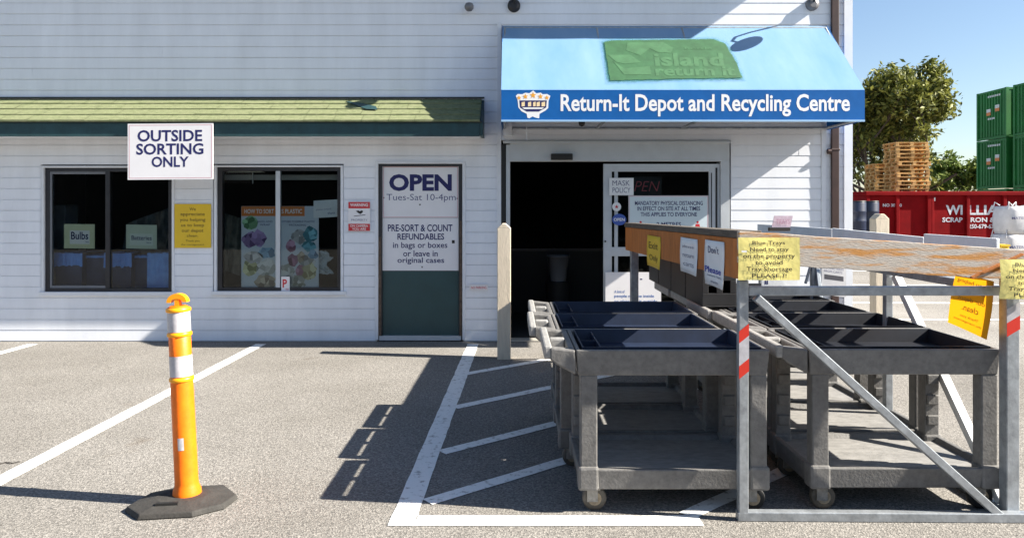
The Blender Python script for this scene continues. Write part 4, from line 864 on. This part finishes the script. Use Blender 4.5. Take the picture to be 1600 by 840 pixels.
# containers
cg = M('green_container_paint', (.012, .17, .03), .6, var=.18, vs=1.2); cdark = M('dark_recess', (.01, .03, .015), .8)
oran = M('orange_mark', (.75, .22, .04), .5); wmark = M('white_mark', (.7, .72, .7), .5)
def container(x, y, z, label):
    t = thing('shipping_container', (x + 3, y + 1.22, z), label, 'container', 'stacked green shipping containers')
    H, Wd, Ln = 2.58, 2.44, 6.05
    b = MB(); b.box(x + .06, x + Ln - .06, y + .06, y + Wd - .06, z + .06, z + H - .05)
    n = 26
    for k in range(n):
        a = x + .15 + k * (Ln - .3) / n; b.box(a, a + .11, y + .025, y + .058, z + .16, z + H - .12)
    n = 9
    for k in range(n):
        a = y + .2 + k * (Wd - .4) / n; b.box(x + .025, x + .058, a, a + .12, z + .16, z + H - .12)
    b.build('container_body', cg, t)
    f = MB()
    for xx in (x, x + Ln - .14):
        for yy in (y, y + Wd - .14): f.box(xx, xx + .14, yy, yy + .14, z, z + H)
    for zz in (z + .005, z + H - .12):
        f.box(x + .14, x + Ln - .14, y + .01, y + .1, zz, zz + .11); f.box(x + .01, x + .1, y + .14, y + Wd - .14, zz, zz + .11)
    f.build('corner_frame', cg, t)
    d = MB(); fx = x + .02
    for yy, zz, s in ((y + 1.45, z + 1.45, .34), (y + .75, z + 1.6, .34)):
        d.quad((fx, yy + s / 2, zz - s / 2), (fx, yy - s / 2, zz - s / 2), (fx, yy - s / 2, zz), (fx, yy + s / 2, zz), 0)
        d.quad((fx, yy + s / 2, zz), (fx, yy - s / 2, zz), (fx, yy - s / 2, zz + s / 2), (fx, yy + s / 2, zz + s / 2), 1)
    for zz, a, c in ((z + 2.22, .5, 1.5), (z + 1.05, .95, 1.5)):
        yy = y + a
        while yy < y + c: d.quad((fx, yy + .11, zz), (fx, yy, zz), (fx, yy, zz + .1), (fx, yy + .11, zz + .1), 1); yy += .15
    d.build('marking', [oran, wmark], t, fixn=False)
for lv, nm in ((0, 'lowest'), (1, 'middle'), (2, 'topmost')):
    container(25.3, 38.0, lv * 2.6, nm + ' green shipping container of the stack beside the tree')
    container(25.3, 35.05, lv * 2.6, nm + ' green shipping container of the stack at the right photo edge')
# bulk bags in front of the red bin
bagm = M('woven_white_bag', (.55, .55, .57), .7, var=.1, vs=6, bump=.4, bs=7)
def bulk(x0, x1, y0, y1, Y, label):
    xa, xb, za, zb = px(x0, Y), px(x1, Y), pz(y1, Y), pz(y0, Y); t = thing('bulk_bag', ((xa + xb) / 2, Y + .4, za), label, 'bulk bag', 'white bulk bags by the red bin')
    m = MB(); n = 20; prof = []
    cx, cy, hw = (xa + xb) / 2, Y + .45, (xb - xa) / 2
    for j in range(7):
        v = j / 6; k = .9 + .12 * math.sin(math.pi * v)
        for i in range(n):
            a = 2 * math.pi * i / n; r = 1 / max(abs(math.cos(a)), abs(math.sin(a))) ** .8
            prof.append((cx + hw * k * r * math.cos(a) * .95, cy + hw * k * r * math.sin(a) * .95, za + (zb - za) * v))
    m.add(prof, [(j * n + i, j * n + (i + 1) % n, (j + 1) * n + (i + 1) % n, (j + 1) * n + i) for j in range(6) for i in range(n)] + [tuple(range(n - 1, -1, -1)), tuple(range(6 * n, 7 * n))], 0, True); m.build('bag_body', bagm, t)
    m = MB()
    for sx in (-.8, .8):
        for sy in (-.8, .8): m.tube([(cx + hw * sx, cy + hw * sy, zb - .1), (cx + hw * sx * .9, cy + hw * sy * .9, zb + .12), (cx + hw * sx * .55, cy + hw * sy * .8, zb + .02)], .02, 6)
    m.build('loop', bagm, t)
    m = MB(); m.text('MATERIAL', x0 + 6, x1 - 8, y0 + (y1 - y0) * .38, y0 + (y1 - y0) * .47, plane(cy - hw * 1.01 - .02), .01); m.build('lettering', navy2, t, fixn=False)
Yb = 21.0; zmid = pz(366, Yb)
bulk(1575, 1622, 322, 366, Yb, 'upper white bulk bag stacked at the right edge before the red bin')
bulk(1572, 1618, 366.6, HZ + EYE * F / Yb - .2, Yb, 'lower white bulk bag under the other bulk bag')
mb = MB(); t = thing('yellow_crate', (px(1571, 20), 20.2, 0), 'small yellow crate on the ground beside the bulk bags', 'crate')
mb.box(px(1564, 20), px(1577, 20), 20, 20.35, 0, pz(382, 20) - .05); mb.build('crate_body', M('yellow_crate_plastic', (.75, .48, .02), .5), t, bevel=.02)
mb = MB(); mb.box(px(1563, 20), px(1578, 20), 19.98, 20.37, pz(382, 20) - .045, pz(382, 20)); mb.build('rim', M('yellow_crate_plastic', (.75, .48, .02), .5), t)
# dark blue barrels stacked beside the bin
dblue = M('dark_blue_drum', (.006, .012, .035), .4, var=.25, vs=4)
Yd = 22.0; rD = .29; hD = .88
for i, (xp, lv, lab) in enumerate(((1337, 0, 'lower dark blue drum nearest the building corner'), (1337, 1, 'upper dark blue drum nearest the building corner'), (1357, 0, 'lower dark blue drum next to the red bin'), (1357, 1, 'upper dark blue drum next to the red bin'))):
    Y = Yd + .3 * (xp > 1340); z = lv * .9 + (.0 if lv == 0 else .0)
    t = thing('plastic_drum', (px(xp, Y), Y, z), lab, 'drum', 'dark blue drums by the building corner')
    m = MB(); m.lathe([(rD * .94, 0), (rD, .04), (rD, .28), (rD * 1.03, .3), (rD, .32), (rD, .56), (rD * 1.03, .58), (rD, .60), (rD, .83), (rD * .94, .87)], (px(xp, Y), Y, z), 20); m.build('drum_body', dblue, t)
    m = MB(); m.lathe([(rD * .96, .865), (rD * .99, .87), (rD * .99, .895), (rD * .9, .895)], (px(xp, Y), Y, z), 20); m.build('lid_ring', blackpl, t)

# ------------------------------------------------------------------ low building added across the lot to darken the window reflections
t = thing('added_reflected_building', (-4, -12, 0), 'dark brown low building added unseen across the lot to darken window reflections', 'building')
mb = MB(); mb.box(-34, 26, -20, -12, 0, 3.6); mb.build('wall', M('added_building_dark_brown', (.05, .045, .04), .9, var=.2, vs=1), t)
mb = MB(); mb.box(-34.4, 26.4, -20.4, -11.6, 3.6, 3.8); mb.build('roof', roof_m, t)

# ------------------------------------------------------------------ trees
bark = M('bark', (.07, .055, .042), .9, var=.35, vs=9, bump=.6, bs=30)
def leafmat(name, c0, c1):
    m = bpy.data.materials.new(name); m.use_nodes = True; t = m.node_tree; b = t.nodes['Principled BSDF']; L = t.links.new
    oi = t.nodes.new('ShaderNodeNewGeometry'); r = t.nodes.new('ShaderNodeValToRGB'); L(oi.outputs['Random Per Island'], r.inputs[0])
    r.color_ramp.elements[0].color = (*c0, 1); r.color_ramp.elements[1].color = (*c1, 1)
    L(r.outputs[0], b.inputs['Base Color']); b.inputs['Roughness'].default_value = .55; b.inputs['Specular IOR Level'].default_value = .3
    tl = t.nodes.new('ShaderNodeBsdfTranslucent'); mx = t.nodes.new('ShaderNodeMixShader'); mx.inputs[0].default_value = .25
    L(r.outputs[0], tl.inputs[0]); L(b.outputs[0], mx.inputs[1]); L(tl.outputs[0], mx.inputs[2]); L(mx.outputs[0], t.nodes['Material Output'].inputs[0]); return m
def tree(x, y, h, rad, label, lm, seed, clumps, per, ls, zlow=.22, kind='tree'):
    rr = random.Random(seed); t = thing('tree', (x, y, 0), label, 'tree')
    tm = MB(); base = Vector((x, y, 0)); fork = base + Vector((.2, 0, h * .25))
    tm.tube([base, base + Vector((.05, 0, h * .1)), fork], [h * .03, h * .025, h * .021], 10)
    tips = []
    def grow_(p, d, ln, r, lev):
        pts = [p]; q = p
        for s in range(3):
            d = (d + Vector((rr.uniform(-.25, .25), rr.uniform(-.25, .25), rr.uniform(-.05, .2)))).normalized(); q = q + d * ln / 3; pts.append(q)
        e_ = ((q.x - x) / rad) ** 2 + ((q.y - y) / rad) ** 2 + ((q.z - h * .58) / (h * .46)) ** 2
        if e_ > 1.0 and lev > 0: return
        tm.tube(pts, [r, r * .85, r * .7, r * .5], 6); tips.append((pts[2], lev)); tips.append((q, lev))
        if lev < 3:
            for _ in range(4 if lev < 2 else 3):
                dd = (d + Vector((rr.uniform(-1, 1), rr.uniform(-1, 1), rr.uniform(-.45, .7)))).normalized(); grow_(pts[rr.choice((2, 3))], dd, ln * .66, r * .5, lev + 1)
    for k in range(7):
        a = k * 2.4 + rr.uniform(-.3, .3); el = rr.uniform(.25, 1.3); grow_(base.lerp(fork, rr.uniform(.7, 1)), Vector((math.cos(a) * math.cos(el), math.sin(a) * math.cos(el), math.sin(el))), h * .34, h * .011, 0)
    # keep clumps within an uneven crown
    cc = base + Vector((0, 0, h * .58)); ok = []
    for p, lev in tips:
        v = p - cc; e = (v.x / rad) ** 2 + (v.y / rad) ** 2 + (v.z / (h * .44)) ** 2
        if e < 1.0: ok.append(p)
    tm.build('trunk', bark, t)
    lf = MB(); 
    for c in range(clumps):
        p = rr.choice(ok) + Vector((rr.uniform(-.25, .25), rr.uniform(-.25, .25), rr.uniform(-.25, .25))); cs_ = rr.uniform(.10, .27)
        for _ in range(per):
            q = p + Vector((rr.gauss(0, cs_), rr.gauss(0, cs_), rr.gauss(0, cs_ * .7))); n = Vector((rr.gauss(0, .6), rr.gauss(0, .6), abs(rr.gauss(.5, .5)))).normalized(); a = n.orthogonal().normalized(); a = Matrix.Rotation(rr.uniform(0, 6.28), 3, n) @ a; b = n.cross(a); s = ls * rr.uniform(.6, 1.25)
            lf.add([q - a * s, q + b * s * .42 + n * s * .08, q + a * s, q - b * s * .42 + n * s * .08], [(0, 1, 2, 3)])
    lf.build('crown', lm, t, fixn=False)
lm1 = leafmat('olive_leaves', (.02, .036, .008), (.27, .28, .06)); lm2 = leafmat('bright_leaves', (.07, .12, .02), (.20, .24, .05))
tree(px(1388, 31), 31.5, 8.5, 2.75, 'tall loose leafy olive green tree behind the pallets', lm1, 5, 660, 28, .135)
tree(px(1497, 46), 46, 5.0, 1.6, 'small bright green tree beside the green containers', lm2, 8, 200, 20, .2)
tree(px(1345, 36), 36, 7.0, 3.0, 'dark leafy tree half hidden behind the building corner', lm1, 21, 420, 22, .16)
